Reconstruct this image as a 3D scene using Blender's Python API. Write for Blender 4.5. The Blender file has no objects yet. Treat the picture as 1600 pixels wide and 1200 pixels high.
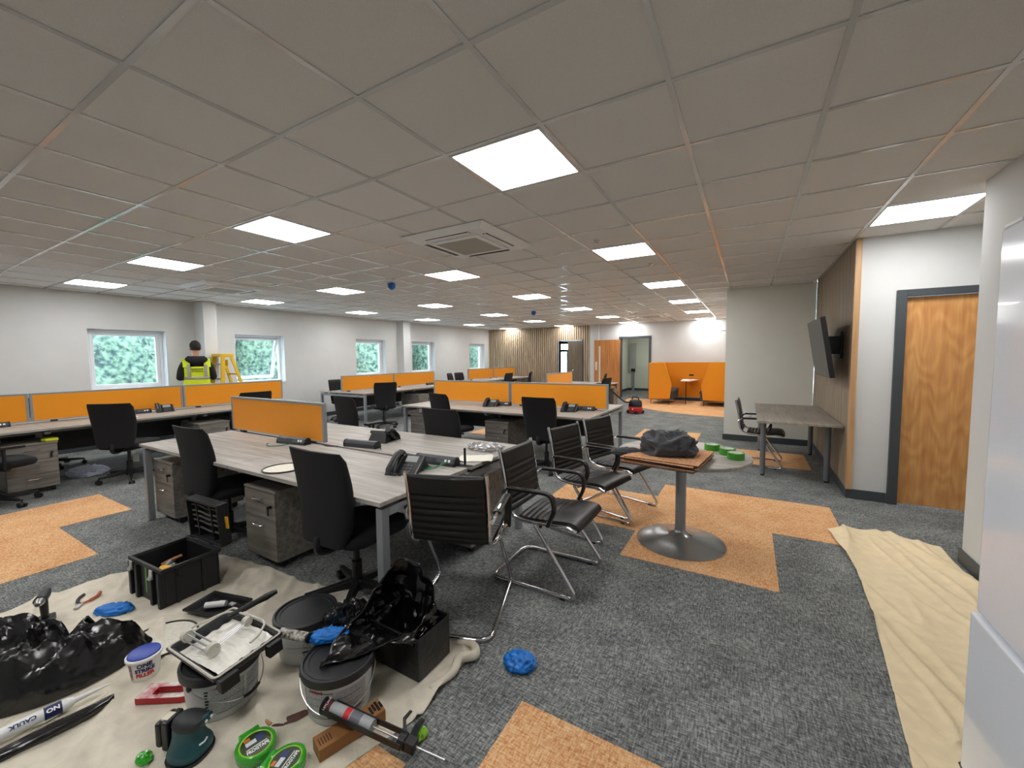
import bpy, bmesh, math, random
from math import sin, cos, pi, radians as RAD
from mathutils import Vector, Matrix, noise

# ------------------------------------------------------------------ camera, world, exposure
SC = bpy.context.scene
COL = SC.collection
cam_d = bpy.data.cameras.new('camera')
cam_d.sensor_fit = 'HORIZONTAL'; cam_d.sensor_width = 36.0
cam_d.lens = 36.0 * 634.876 / 1600.0
cam_d.clip_start = 0.05; cam_d.clip_end = 200
cam = bpy.data.objects.new('camera', cam_d); COL.objects.link(cam)
YAW, PITCH, ROLL = -0.52883, -0.066119, -0.009627
_f = Vector((sin(YAW) * cos(PITCH), cos(YAW) * cos(PITCH), sin(PITCH)))
_r0 = Vector((cos(YAW), -sin(YAW), 0)); _u0 = _r0.cross(_f)
_r = _r0 * cos(ROLL) + _u0 * sin(ROLL); _u = _u0 * cos(ROLL) - _r0 * sin(ROLL)
cam.matrix_world = Matrix(((_r.x, _u.x, -_f.x, 0), (_r.y, _u.y, -_f.y, 0), (_r.z, _u.z, -_f.z, 1.5), (0, 0, 0, 1)))
SC.camera = cam

world = bpy.data.worlds.new('daylight'); SC.world = world; world.use_nodes = True
wn = world.node_tree
wn.nodes['Background'].inputs['Color'].default_value = (0.60, 0.80, 1.0, 1)
wn.nodes['Background'].inputs['Strength'].default_value = 10.0

VS = SC.view_settings
VS.view_transform = 'Standard'; VS.look = 'None'; VS.gamma = 1.0; VS.use_curve_mapping = False
VS.exposure = 1.28
PANEL_STRENGTH = 9.0

# ------------------------------------------------------------------ materials
def s2l(c):
    return tuple(((v / 255) / 12.92 if v / 255 <= .04045 else ((v / 255 + .055) / 1.055) ** 2.4) for v in c) + (1,)
MATS = {}
def mat(name, rgb, rough=0.6, metal=0.0, var=0.0, scale=8.0, stretch=None, bump=0.0, bscale=60.0, spec=0.5, coat=0.0, alpha=None, trans=0.0, rgb2=None, sheen=0.0, detail=4):
    """rgb is the surface's own colour in sRGB 0-255"""
    if name in MATS: return MATS[name]
    m = bpy.data.materials.new(name); m.use_nodes = True; MATS[name] = m
    nt = m.node_tree; b = nt.nodes['Principled BSDF']
    b.inputs['Base Color'].default_value = s2l(rgb)
    b.inputs['Roughness'].default_value = rough; b.inputs['Metallic'].default_value = metal
    b.inputs['Specular IOR Level'].default_value = spec
    b.inputs['Coat Weight'].default_value = coat
    b.inputs['Transmission Weight'].default_value = trans
    b.inputs['Sheen Weight'].default_value = sheen
    if alpha is not None: b.inputs['Alpha'].default_value = alpha
    tc = nt.nodes.new('ShaderNodeTexCoord'); mp = nt.nodes.new('ShaderNodeMapping')
    nt.links.new(tc.outputs['Object'], mp.inputs['Vector'])
    if stretch: mp.inputs['Scale'].default_value = stretch
    n = nt.nodes.new('ShaderNodeTexNoise'); n.inputs['Scale'].default_value = scale; n.inputs['Detail'].default_value = detail
    nt.links.new(mp.outputs['Vector'], n.inputs['Vector'])
    if var or rgb2:
        cr = nt.nodes.new('ShaderNodeValToRGB')
        a = s2l(rgb)
        lo = s2l(rgb2) if rgb2 else tuple(x * (1 - var) for x in a[:3]) + (1,)
        hi = a if rgb2 else tuple(min(1, x * (1 + var)) for x in a[:3]) + (1,)
        cr.color_ramp.elements[0].position = 0.36; cr.color_ramp.elements[0].color = lo
        cr.color_ramp.elements[1].position = 0.64; cr.color_ramp.elements[1].color = hi
        nt.links.new(n.outputs['Fac'], cr.inputs['Fac']); nt.links.new(cr.outputs['Color'], b.inputs['Base Color'])
    if bump:
        n2 = nt.nodes.new('ShaderNodeTexNoise'); n2.inputs['Scale'].default_value = bscale; n2.inputs['Detail'].default_value = 3
        nt.links.new(tc.outputs['Object'], n2.inputs['Vector'])
        bp = nt.nodes.new('ShaderNodeBump'); bp.inputs['Strength'].default_value = bump; bp.inputs['Distance'].default_value = 0.01
        nt.links.new(n2.outputs['Fac'], bp.inputs['Height']); nt.links.new(bp.outputs['Normal'], b.inputs['Normal'])
    return m

def emit(name, rgb, strength):
    m = bpy.data.materials.new(name); m.use_nodes = True; nt = m.node_tree
    b = nt.nodes['Principled BSDF']; b.inputs['Base Color'].default_value = (0.9, 0.9, 0.9, 1)
    b.inputs['Emission Color'].default_value = s2l(rgb); b.inputs['Emission Strength'].default_value = strength
    return m

def carpet(name, dark, mid, light, rot=0.0):
    m = bpy.data.materials.new(name); m.use_nodes = True; nt = m.node_tree; b = nt.nodes['Principled BSDF']
    b.inputs['Roughness'].default_value = 0.95; b.inputs['Specular IOR Level'].default_value = 0.15
    g = nt.nodes.new('ShaderNodeNewGeometry')
    def nz(sc, st, det=2.0):
        mp = nt.nodes.new('ShaderNodeMapping'); mp.inputs['Scale'].default_value = st; mp.inputs['Rotation'].default_value = (0, 0, rot)
        nt.links.new(g.outputs['Position'], mp.inputs['Vector'])
        n = nt.nodes.new('ShaderNodeTexNoise'); n.inputs['Scale'].default_value = sc; n.inputs['Detail'].default_value = det
        nt.links.new(mp.outputs['Vector'], n.inputs['Vector']); return n.outputs['Fac']
    def mth(op, a, c):
        q = nt.nodes.new('ShaderNodeMath'); q.operation = op
        for k, v in enumerate((a, c)):
            if isinstance(v, float): q.inputs[k].default_value = v
            else: nt.links.new(v, q.inputs[k])
        return q.outputs[0]
    a = nz(26, (1, 5, 1), 5.0); c = nz(26, (5, 1, 1), 5.0); d = nz(200, (1, 1, 1), 2.0); e = nz(4, (1, 1, 1), 2.0)
    s = mth('ADD', mth('MULTIPLY', mth('ADD', a, c), 0.34), mth('ADD', mth('MULTIPLY', d, 0.2), mth('MULTIPLY', e, 0.12)))
    cr = nt.nodes.new('ShaderNodeValToRGB'); el = cr.color_ramp.elements
    el[0].position = 0.41; el[0].color = s2l(dark); el[1].position = 0.61; el[1].color = s2l(light)
    k = el.new(0.5); k.color = s2l(mid)
    nt.links.new(s, cr.inputs['Fac']); nt.links.new(cr.outputs['Color'], b.inputs['Base Color'])
    bp = nt.nodes.new('ShaderNodeBump'); bp.inputs['Strength'].default_value = 0.4; bp.inputs['Distance'].default_value = 0.004
    nt.links.new(d, bp.inputs['Height']); nt.links.new(bp.outputs['Normal'], b.inputs['Normal'])
    return m

def wood(name, dark, light, axis='X', rough=0.45, sc=3.0, cathedral=False):
    m = bpy.data.materials.new(name); m.use_nodes = True; nt = m.node_tree; b = nt.nodes['Principled BSDF']
    b.inputs['Roughness'].default_value = rough; b.inputs['Specular IOR Level'].default_value = 0.4
    tc = nt.nodes.new('ShaderNodeTexCoord'); mp = nt.nodes.new('ShaderNodeMapping')
    st = {'X': (0.6, 9, 9), 'Y': (9, 0.6, 9), 'Z': (9, 9, 0.6)}[axis]
    mp.inputs['Scale'].default_value = st
    nt.links.new(tc.outputs['Object'], mp.inputs['Vector'])
    n = nt.nodes.new('ShaderNodeTexNoise'); n.inputs['Scale'].default_value = sc; n.inputs['Detail'].default_value = 6; n.inputs['Roughness'].default_value = 0.6
    nt.links.new(mp.outputs['Vector'], n.inputs['Vector'])
    fac = n.outputs['Fac']
    if cathedral:
        w = nt.nodes.new('ShaderNodeTexWave'); w.wave_type = 'BANDS'; w.bands_direction = 'Z'; w.inputs['Scale'].default_value = 2.2
        w.inputs['Distortion'].default_value = 14; w.inputs['Detail'].default_value = 1.2; w.inputs['Detail Scale'].default_value = 1.3
        mp2 = nt.nodes.new('ShaderNodeMapping'); mp2.inputs['Scale'].default_value = (2.6, 1, 0.62)
        nt.links.new(tc.outputs['Object'], mp2.inputs['Vector']); nt.links.new(mp2.outputs['Vector'], w.inputs['Vector'])
        q = nt.nodes.new('ShaderNodeMix'); q.data_type = 'FLOAT'; q.inputs[0].default_value = 0.14
        nt.links.new(fac, q.inputs[2]); nt.links.new(w.outputs['Fac'], q.inputs[3]); fac = q.outputs[0]
    cr = nt.nodes.new('ShaderNodeValToRGB'); el = cr.color_ramp.elements
    el[0].position = 0.3; el[0].color = s2l(dark); el[1].position = 0.7; el[1].color = s2l(light)
    nt.links.new(fac, cr.inputs['Fac']); nt.links.new(cr.outputs['Color'], b.inputs['Base Color'])
    return m

M_WALL = mat('wall_paint', (212, 214, 213), 0.85, var=0.015, scale=3, bump=0.04, bscale=150)
M_WALL_LIFT = mat('wall_paint_lifted', (228, 230, 222), 0.85, var=0.015, scale=3, bump=0.04, bscale=150)  # same white as the other walls, lightened to make up for shade there
M_TILE = mat('ceiling_tile', (228, 226, 222), 0.9, var=0.04, scale=220, bump=0.25, bscale=400)
M_TBAR = mat('ceiling_bar_white', (214, 214, 212), 0.16, spec=.8, coat=.4)
M_LIGHT = emit('light_diffuser', (255, 253, 252), PANEL_STRENGTH)
M_CARP = carpet('carpet_grey', (72, 75, 76), (118, 121, 120), (172, 175, 170))
M_CARO = carpet('carpet_orange', (198, 130, 86), (224, 174, 124), (238, 208, 164))
M_OAK = wood('desk_grey_oak', (138, 132, 124), (188, 184, 176), 'X')
M_OAKY = wood('desk_grey_oak_y', (138, 132, 124), (188, 184, 176), 'Y')
M_OAKZ = wood('pedestal_grey_oak', (98, 94, 88), (146, 141, 133), 'X')
M_OAKD = mat('desk_edge_grey', (112, 106, 98), 0.5)
M_DOOR = wood('door_veneer', (194, 132, 74), (226, 172, 108), 'Z', 0.4, 2.5, cathedral=True)
M_SLAT = wood('slat_oak', (150, 132, 108), (194, 176, 150), 'Z', 0.55)
M_SLATD = wood('panel_oak', (122, 108, 92), (162, 148, 128), 'Z', 0.55)
M_TRIMG = mat('trim_grey', (66, 72, 76), 0.45)
M_FRAMEW = mat('upvc_white', (236, 238, 240), 0.35)
M_ORANGE = mat('fabric_orange', (240, 152, 24), 0.85, var=0.07, scale=300, sheen=0.1)
M_ALU = mat('frame_silver', (152, 157, 162), 0.38, metal=0.35)
M_CHROME = mat('chrome', (225, 225, 228), 0.08, metal=1.0)
M_BLACKF = mat('fabric_black', (17, 18, 20), 0.9, var=0.2, scale=300)
M_BLACKP = mat('plastic_black', (20, 20, 22), 0.42)
M_BLACKL = mat('leather_black', (20, 19, 18), 0.42, bump=0.1, bscale=90)
M_DARKG = mat('plastic_dark_grey', (52, 55, 58), 0.5)
M_WHITEP = mat('plastic_white', (240, 241, 240), 0.4)
M_SCREEN = mat('screen_glass', (14, 16, 18), 0.16)
M_GLASS = mat('window_glass', (240, 250, 250), 0.02, trans=1.0)

# ------------------------------------------------------------------ mesh helpers
class MB:
    def __init__(s): s.v = []; s.f = []; s.mi = []; s.cur = 0; s.M = None
    def _v(s, p):
        p = Vector(p)
        if s.M is not None: p = s.M @ p
        s.v.append(p); return len(s.v) - 1
    def face(s, ids): s.f.append(tuple(ids)); s.mi.append(s.cur)
    def box(s, x0, x1, y0, y1, z0, z1):
        i = [s._v((x, y, z)) for z in (z0, z1) for y in (y0, y1) for x in (x0, x1)]
        for q in ((0, 2, 3, 1), (4, 5, 7, 6), (0, 1, 5, 4), (2, 6, 7, 3), (0, 4, 6, 2), (1, 3, 7, 5)): s.face([i[k] for k in q])
        return s
    def hexa(s, bot, top):
        i = [s._v(p) for p in bot] + [s._v(p) for p in top]; n = len(bot)
        s.face(list(range(i[0], i[0] + n))[::-1]); s.face([i[n + k] for k in range(n)])
        for k in range(n): s.face((i[k], i[(k + 1) % n], i[n + (k + 1) % n], i[n + k]))
        return s
    def prism(s, poly, z0, z1):
        return s.hexa([(x, y, z0) for x, y in poly], [(x, y, z1) for x, y in poly])
    def rings(s, rs, cap=True, closed=False):
        ids = [[s._v(p) for p in r] for r in rs]; n = len(ids[0])
        m = len(ids)
        for a in range(m if closed else m - 1):
            A, B = ids[a], ids[(a + 1) % m]
            for k in range(n): s.face((A[k], A[(k + 1) % n], B[(k + 1) % n], B[k]))
        if cap and not closed: s.face(ids[0][::-1]); s.face(ids[-1])
        return s
    def tube(s, pts, r, n=8, closed=False, cap=True):
        pts = [Vector(p) for p in pts]; rs = []; m = len(pts); up = None
        for i, p in enumerate(pts):
            a = pts[i - 1] if (i or closed) else p; b = pts[(i + 1) % m] if (i < m - 1 or closed) else p
            d = (b - a).normalized() if (b - a).length > 1e-9 else Vector((0, 0, 1))
            if up is None: up = d.orthogonal().normalized()
            up = (up - d * up.dot(d)); up = up.normalized() if up.length > 1e-6 else d.orthogonal().normalized()
            w = d.cross(up); rr = r[i] if isinstance(r, (list, tuple)) else r
            rs.append([p + (up * cos(2 * pi * k / n) + w * sin(2 * pi * k / n)) * rr for k in range(n)])
        return s.rings(rs, cap, closed)
    def cyl(s, p0, p1, r, r1=None, n=20): return s.tube([p0, p1], [r, r if r1 is None else r1], n)
    def lathe(s, prof, n=32, c=(0, 0, 0), cap=True):
        return s.rings([[(c[0] + r * cos(2 * pi * k / n), c[1] + r * sin(2 * pi * k / n), c[2] + z) for k in range(n)] for r, z in prof], cap)
    def sphere(s, c, r, n=16, m=10, sc=(1, 1, 1)):
        return s.rings([[(c[0] + sc[0] * r * sin(a) * cos(2 * pi * k / n), c[1] + sc[1] * r * sin(a) * sin(2 * pi * k / n), c[2] - sc[2] * r * cos(a)) for k in range(n)]
                        for a in [0.08 + (pi - 0.16) * j / m for j in range(m + 1)]])
    def grid(s, P):
        ids = [[s._v(p) for p in row] for row in P]
        for a in range(len(ids) - 1):
            for b in range(len(ids[0]) - 1): s.face((ids[a][b], ids[a][b + 1], ids[a + 1][b + 1], ids[a + 1][b]))
        return s
    def build(s, name, m, parent=None, smooth=False, bev=0.0, loc=None, rot=None, seg=2, sub=0, solid=0.0, kind=None, angle=40):
        me = bpy.data.meshes.new(name); me.from_pydata([tuple(v) for v in s.v], [], s.f)
        ms = m if isinstance(m, (list, tuple)) else [m]
        for q in ms: me.materials.append(q)
        if len(ms) > 1:
            for p, k in zip(me.polygons, s.mi): p.material_index = k
        bm = bmesh.new(); bm.from_mesh(me); bmesh.ops.recalc_face_normals(bm, faces=bm.faces); bm.to_mesh(me); bm.free()
        if smooth:
            for p in me.polygons: p.use_smooth = True
            if smooth != 'all':
                me.set_sharp_from_angle(angle=RAD(angle))
        me.update()
        o = bpy.data.objects.new(name, me); COL.objects.link(o)
        if parent: o.parent = parent
        if loc: o.location = loc
        if rot: o.rotation_euler = rot
        if solid: q = o.modifiers.new('solid', 'SOLIDIFY'); q.thickness = solid; q.offset = 0
        if bev:
            q = o.modifiers.new('bevel', 'BEVEL'); q.width = bev; q.segments = seg; q.limit_method = 'ANGLE'; q.angle_limit = RAD(35)
        if sub: q = o.modifiers.new('sub', 'SUBSURF'); q.levels = sub; q.render_levels = sub
        if kind: o['kind'] = kind
        return o

def box(name, m, d, parent=None, bev=0.0, **k):
    return MB().box(*d).build(name, m, parent, bev=bev, **k)
def tag(o, label, cat, group=None, kind=None):
    o['label'] = label; o['category'] = cat
    if group: o['group'] = group
    if kind: o['kind'] = kind
    return o
def thing(name, label, cat, loc=(0, 0, 0), rz=0.0, group=None):
    o = bpy.data.objects.new(name, None); COL.objects.link(o); o.empty_display_size = 0.1
    o.location = loc; o.rotation_euler = (0, 0, rz)
    return tag(o, label, cat, group)
def copy_tree(o, parent=None):
    c = o.copy(); COL.objects.link(c); c.parent = parent
    for ch in list(o.children): copy_tree(ch, c)
    return c
def again(o, loc, rz, label, group=None):
    c = copy_tree(o); c.location = loc; c.rotation_euler = (0, 0, rz); c['label'] = label
    if group: c['group'] = group
    return c
def struct(name, mb, m, **k):
    return mb.build(name, m, kind='structure', **k)
def smooth_path(pts, n=6):
    """Catmull-Rom through the points"""
    P = [Vector(p) for p in pts]; P = [P[0] * 2 - P[1]] + P + [P[-1] * 2 - P[-2]]; out = []
    for i in range(1, len(P) - 2):
        for k in range(n):
            t = k / n
            out.append(0.5 * ((2 * P[i]) + (P[i + 1] - P[i - 1]) * t + (2 * P[i - 1] - 5 * P[i] + 4 * P[i + 1] - P[i + 2]) * t * t + (3 * P[i] - P[i - 1] - 3 * P[i + 1] + P[i + 2]) * t ** 3))
    out.append(P[-2]); return out
def round_path(pts, r, n=5, closed=False):
    """polyline with rounded corners of radius r"""
    P = [Vector(p) for p in pts]; out = []; m = len(P)
    for i, p in enumerate(P):
        if not closed and i in (0, m - 1): out.append(p); continue
        a, b = P[i - 1], P[(i + 1) % m]
        ra = min(r, (a - p).length * .49, (b - p).length * .49)
        s0 = p + (a - p).normalized() * ra; s1 = p + (b - p).normalized() * ra
        for k in range(n + 1):
            t = k / n; out.append(s0 * (1 - t) ** 2 + p * 2 * t * (1 - t) + s1 * t * t)
    return out
def text_mesh(name, body, size, m, parent, mtx, extrude=0.0004, bend=None, align='CENTER', sx=1.0, bold=0.0):
    cu = bpy.data.curves.new('t', 'FONT'); cu.body = body; cu.size = size; cu.extrude = extrude; cu.align_x = align; cu.offset = bold
    cu.resolution_u = 3
    ob = bpy.data.objects.new('t', cu); COL.objects.link(ob)
    dg = bpy.context.evaluated_depsgraph_get()
    me = bpy.data.meshes.new_from_object(ob.evaluated_get(dg)); bpy.data.objects.remove(ob); bpy.data.curves.remove(cu)
    for v in me.vertices:
        x, y, z = v.co.x * sx, v.co.y, v.co.z
        if bend:
            a = x / bend; v.co = mtx @ Vector(((bend + z) * sin(a), y, (bend + z) * cos(a) - bend))
        else: v.co = mtx @ Vector((x, y, z))
    me.materials.clear(); me.materials.append(m); me.name = name
    o = bpy.data.objects.new(name, me); COL.objects.link(o); o.parent = parent
    return o
def frame(o, x, y):
    """matrix whose local x,y axes and origin are given (for lettering)"""
    x = Vector(x).normalized(); y = Vector(y); y = (y - x * y.dot(x)).normalized(); z = x.cross(y)
    return Matrix(((x.x, y.x, z.x, o[0]), (x.y, y.y, z.y, o[1]), (x.z, y.z, z.z, o[2]), (0, 0, 0, 1)))

# ------------------------------------------------------------------ the room
CZ = 2.645                         # ceiling height
XW, YF = -9.6, 14.55               # window wall, far wall
GX, GY = -0.9205, 1.2806           # ceiling grid origin, 0.6 m modules
YB = -3.0                          # behind the camera
WINS = [(2.33, 3.39), (4.6, 5.67), (7.72, 8.8), (9.93, 11.05), (13.1, 14.16)]
WZ0, WZ1 = 0.98, 2.05

mb = MB(); mb.box(XW - .3, 3.0, YB, 19.5, -0.1, 0.0); struct('floor', mb, M_CARP)
patches = [
    [(-6.3, .52), (-6.3, 1.525), (-5.36, 1.525), (-5.36, 1.02), (-4.34, 1.02), (-4.34, .52)],
    [(-1.82, 3.47), (-1.82, 4.45), (-.81, 4.45), (-.81, 4.91), (.71, 4.91), (.71, 3.97), (.2, 3.97), (.2, 2.98), (-.81, 2.98), (-.81, 3.47)],
    [(-.82, 1.465), (-.2, 1.465), (-.2, .5), (-.82, .5)],
    [(-1.85, 1.01), (-1.06, 1.01), (-1.06, .3), (-1.85, .3)],
    [(-1.82, 7.6), (-1.82, 8.5), (-.77, 8.5), (-.77, 7.6)],
    [(-.33, 6.4), (-.33, 7.35), (.73, 7.35), (.73, 6.4)],
    [(-4.8, 6.5), (-4.8, 7.5), (-2.9, 7.5), (-2.9, 6.5)],
    [(-6.3, 10.2), (-6.3, 11.2), (-5.0, 11.2), (-5.0, 10.2)],
]
mb = MB()
for p in patches: mb.prism(p, -0.001, 0.0025)
arc = [(-.45, 11.0)] + [(-.3 + 3.6 * cos(RAD(a)) * 1.0, 14.5 + 3.5 * sin(RAD(a))) for a in range(270, 178, -6)]
arc = [(-.37, 11.0)] + [(-.37 - 3.3 * sin(RAD(a)), 14.5 - 3.5 * cos(RAD(a))) for a in range(6, 91, 6)] + [(-.37, 14.5)]
mb.prism(arc, -0.001, 0.0025)
struct('floor', mb, M_CARO)

# ceiling tiles, T-bars
mb = MB(); mb.box(XW - .3, 3.0, YB, 19.5, CZ + 0.006, CZ + 0.1); struct('ceiling', mb, M_TILE)
mb = MB()
gi = [GX + .6 * i for i in range(-15, 7)]; gj = [GY + .6 * j for j in range(-7, 31)]
for x in gi:
    if x > XW: mb.box(x - .012, x + .012, YB, 19.4, CZ, CZ + .006)
for y in gj:
    for a, b in zip([XW] + gi, gi + [2.95]):
        if b > XW and b - a > .03: mb.box(max(a, XW) + .012, b - .012, y - .012, y + .012, CZ + .0005, CZ + .006)
struct('trim_1', mb, M_TBAR)

# window wall with five openings
mb = MB(); prev = YB; T = 0.32
for a, b in WINS:
    mb.box(XW - T, XW, prev, a, -.1, CZ + .05); mb.box(XW - T, XW, a, b, -.1, WZ0); mb.box(XW - T, XW, a, b, WZ1, CZ + .05); prev = b
mb.box(XW - T, XW, prev, YF + .2, -.1, CZ + .05)
struct('wall_left', mb, M_WALL)
mb = MB(); mb.box(XW, -9.22, 3.87, 4.1, 0, CZ); struct('wall_left', mb, M_WALL, bev=.004)
mb = MB(); mb.box(XW, -9.32, 9.28, 9.58, 0, CZ); struct('wall_left', mb, M_WALL, bev=.004)
mb = MB(); mb.box(XW - .3, 3.0, YB - .2, YB, 0, CZ); struct('wall_back', mb, M_WALL)
# far wall, door openings
D1 = (-6.36, -5.45); D2 = (-3.98, -3.0)
mb = MB()
mb.box(XW - .3, D1[0], YF, YF + .15, 0, CZ + .05); mb.box(D1[0], D1[1], YF, YF + .15, 2.1, CZ + .05)
mb.box(D1[1], D2[0], YF, YF + .15, 0, CZ + .05); mb.box(D2[0], D2[1], YF, YF + .15, 2.12, CZ + .05); mb.box(D2[1], 1.0, YF, YF + .15, 0, CZ + .05)
struct('wall_far', mb, M_WALL)
mb = MB(); mb.box(-5.1, -4.78, YF - .1, YF, 0, CZ); struct('wall_far', mb, M_WALL)
# slatted cladding on the far wall
mb = MB(); x = XW + .01
while x < -5.14:
    for a, z0 in ((x, 0.0),):
        zz = 2.13 if D1[0] - .03 < x + .03 and x < D1[1] + .03 else 0.0
        mb.box(x, x + .062, YF - .055, YF - .02, zz, CZ)
    x += .088
struct('wall_far', mb, M_SLAT)
mb = MB(); mb.box(XW, D1[0] - .04, YF - .02, YF, 0, CZ); mb.box(D1[0] - .04, D1[1] + .04, YF - .02, YF, 2.13, CZ); mb.box(D1[1] + .04, -5.12, YF - .02, YF, 0, CZ)
struct('wall_far', mb, mat('slat_backing', (52, 44, 36), .9))
mb = MB(); mb.box(D1[0] - .04, D1[0], YF - .06, YF + .15, 0, 2.13); mb.box(D1[1], D1[1] + .04, YF - .06, YF + .15, 0, 2.13); mb.box(D1[0], D1[1], YF - .06, YF + .15, 2.09, 2.13)
struct('trim_2', mb, M_ALU)
# offset wall (white, colour lifted against its shade) and its return, wood panelled wall, door wall, near right wall
mb = MB(); mb.box(-.37, .9, 8.1, 8.25, 0, CZ + .05); mb.box(-.37, -.22, 8.25, YF, 0, CZ + .05); struct('wall_right', mb, M_WALL_LIFT)
mb = MB(); mb.box(.96, 1.1, 5.5, 8.1, 0, CZ + .05); struct('wall_right', mb, M_WALL)
mb = MB()
yy = 5.35; k = 0
bounds = [5.36, 5.78, 6.2, 6.62, 7.04, 7.46, 7.9, 8.1]
for a, b in zip(bounds, bounds[1:]): mb.box(.9, .96, a + .003, b - .003, .1, CZ)
struct('wall_right', mb, M_SLATD, bev=.003)
mb = MB(); mb.box(.895, .945, 5.325, 5.36, .1, CZ); struct('trim_3', mb, wood('lipping', (180, 140, 98), (206, 168, 124), 'Z'))
mb = MB(); mb.box(.945, 1.22, 5.35, 5.5, 0, CZ + .05); mb.box(1.22, 2.28, 5.35, 5.5, 2.11, CZ + .05); mb.box(2.28, 3.0, 5.35, 5.5, 0, CZ + .05); struct('wall_right', mb, M_WALL)
mb = MB(); mb.box(1.345, 1.5, YB, 4.05, 0, CZ + .05); mb.box(1.5, 3.0, 3.9, 4.05, 0, CZ + .05); mb.box(2.85, 3.0, 4.05, 5.35, 0, CZ + .05); struct('wall_right', mb, M_WALL, bev=.003)
# wall at far right behind the booth
# baseboards
BB = .1
mb = MB()
mb.box(-.385, .9, 8.085, 8.1, 0, BB); mb.box(-.385, -.37, 8.1, YF, 0, BB); mb.box(.9, .945, 5.34, 8.1, 0, BB); mb.box(.93, 1.215, 5.335, 5.35, 0, BB); mb.box(2.28, 2.85, 5.335, 5.35, 0, BB)
mb.box(1.33, 1.345, YB, 4.065, 0, BB); mb.box(1.345, 2.85, 4.05, 4.065, 0, BB)
struct('baseboard_right', mb, M_TRIMG, bev=.002)
mb = MB(); mb.box(D2[1] + .06, -.385, YF - .015, YF, 0, BB); mb.box(-4.78, D2[0] - .06, YF - .015, YF, 0, BB); struct('baseboard_far', mb, M_TRIMG)
mb = MB(); mb.box(XW, XW + .015, YB, 3.87, 0, BB); mb.box(XW, XW + .015, 4.1, 9.28, 0, BB); mb.box(XW, XW + .015, 9.58, YF - .06, 0, BB); struct('baseboard_left', mb, M_TRIMG)

# windows
def window(n, a, b, open_sash=False):
    w = MB(); fx0, fx1 = XW - .22, XW - .15; q = .05
    w.box(fx0, fx1, a, a + q, WZ0, WZ1); w.box(fx0, fx1, b - q, b, WZ0, WZ1); w.box(fx0, fx1, a + q, b - q, WZ0, WZ0 + q); w.box(fx0, fx1, a + q, b - q, WZ1 - q, WZ1)
    fr = struct('window_%d' % n, w, M_FRAMEW, bev=.004)
    s = MB(); s.box(XW - .15, XW + .015, a - .01, b + .01, WZ0 - .02, WZ0 + .004); s.build('window_sill', M_FRAMEW, fr, bev=.003)
    A = a + q + .004; B = b - q - .004; z0 = WZ0 + q + .004; z1 = WZ1 - q - .004; h = z1 - z0; e = .05
    s = MB(); s.box(-.03, .03, A, A + e, -h, 0); s.box(-.03, .03, B - e, B, -h, 0); s.box(-.03, .03, A + e, B - e, -h, -h + e); s.box(-.03, .03, A + e, B - e, -e, 0)
    rot = (0, RAD(16), 0) if open_sash else (0, 0, 0)
    off = -.03 if not open_sash else -.05
    sh = s.build('sash', M_FRAMEW, fr, bev=.004, loc=(fx0 + .03, 0, z1), rot=rot)
    g = MB(); g.box(-.004, .004, A + e, B - e, -h + e, -e); g.build('pane', M_GLASS, sh)
    if open_sash:
        MB().box(-.02, .02, (A + B) / 2 - .05, (A + B) / 2 + .05, -h + .0, -h + .03).build('handle', M_WHITEP, sh, bev=.003)
for i, (a, b) in enumerate(WINS): window(i + 1, a, b, i == 1)

# plain closed door in the door wall
fr = struct('trim_4', MB().box(1.22, 1.295, 5.315, 5.5, 0, 2.11).box(2.205, 2.28, 5.315, 5.5, 0, 2.11).box(1.295, 2.205, 5.315, 5.5, 2.045, 2.11), M_TRIMG, bev=.004)
dr = struct('door_1', MB().box(1.298, 2.202, 5.375, 5.42, .008, 2.042), M_DOOR, bev=.002)
MB().tube(round_path([(2.1, 5.375, 1.0), (2.1, 5.32, 1.0), (1.98, 5.32, 1.0)], .02), .009).lathe([(.026, 0), (.026, .008)], 20, (2.1, 5.37, 1.0)).build('door_handle', M_CHROME, dr, smooth=True)
# far doorway 2, oak leaf opened back against the wall
struct('trim_5', MB().box(D2[0] - .06, D2[0] + .01, YF - .03, YF + .16, 0, 2.19).box(D2[1] - .01, D2[1] + .06, YF - .03, YF + .16, 0, 2.19).box(D2[0], D2[1], YF - .03, YF + .16, 2.12, 2.19), M_TRIMG)
M_DOORF = wood('far_door_veneer', (170, 104, 48), (206, 144, 80), 'Z', .4, 2.0)
dl = MB().box(-.93, 0, -.045, 0, .01, 2.08)
door2 = struct('door_2', dl, M_DOORF, loc=(D2[0] - .0, YF - .08, 0), rot=(0, 0, RAD(3)))
MB().box(-.76, -.70, -.052, -.03, .5, 1.86).build('vision_panel', mat('vision_glass', (208, 210, 200), .2), door2)
MB().box(-.89, -.82, -.052, -.044, 1.0, 1.3).build('push_plate', mat('brushed_steel', (226, 214, 196), .35, metal=.3), door2)
# slat faced leaf standing open at doorway 1
door3 = struct('door_3', MB().box(-.5, 0, -.05, 0, .01, 2.08), wood('leaf_grey_oak', (96, 86, 72), (128, 116, 98), 'Z'), loc=(D1[1] - .0, YF - .06, 0), rot=(0, 0, RAD(12)))
MB().sphere((-.3, -.08, .98), .028).cyl((-.3, -.08, .98), (-.3, -.04, .98), .012).build('door_handle', M_CHROME, door3, smooth=True)
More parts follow.
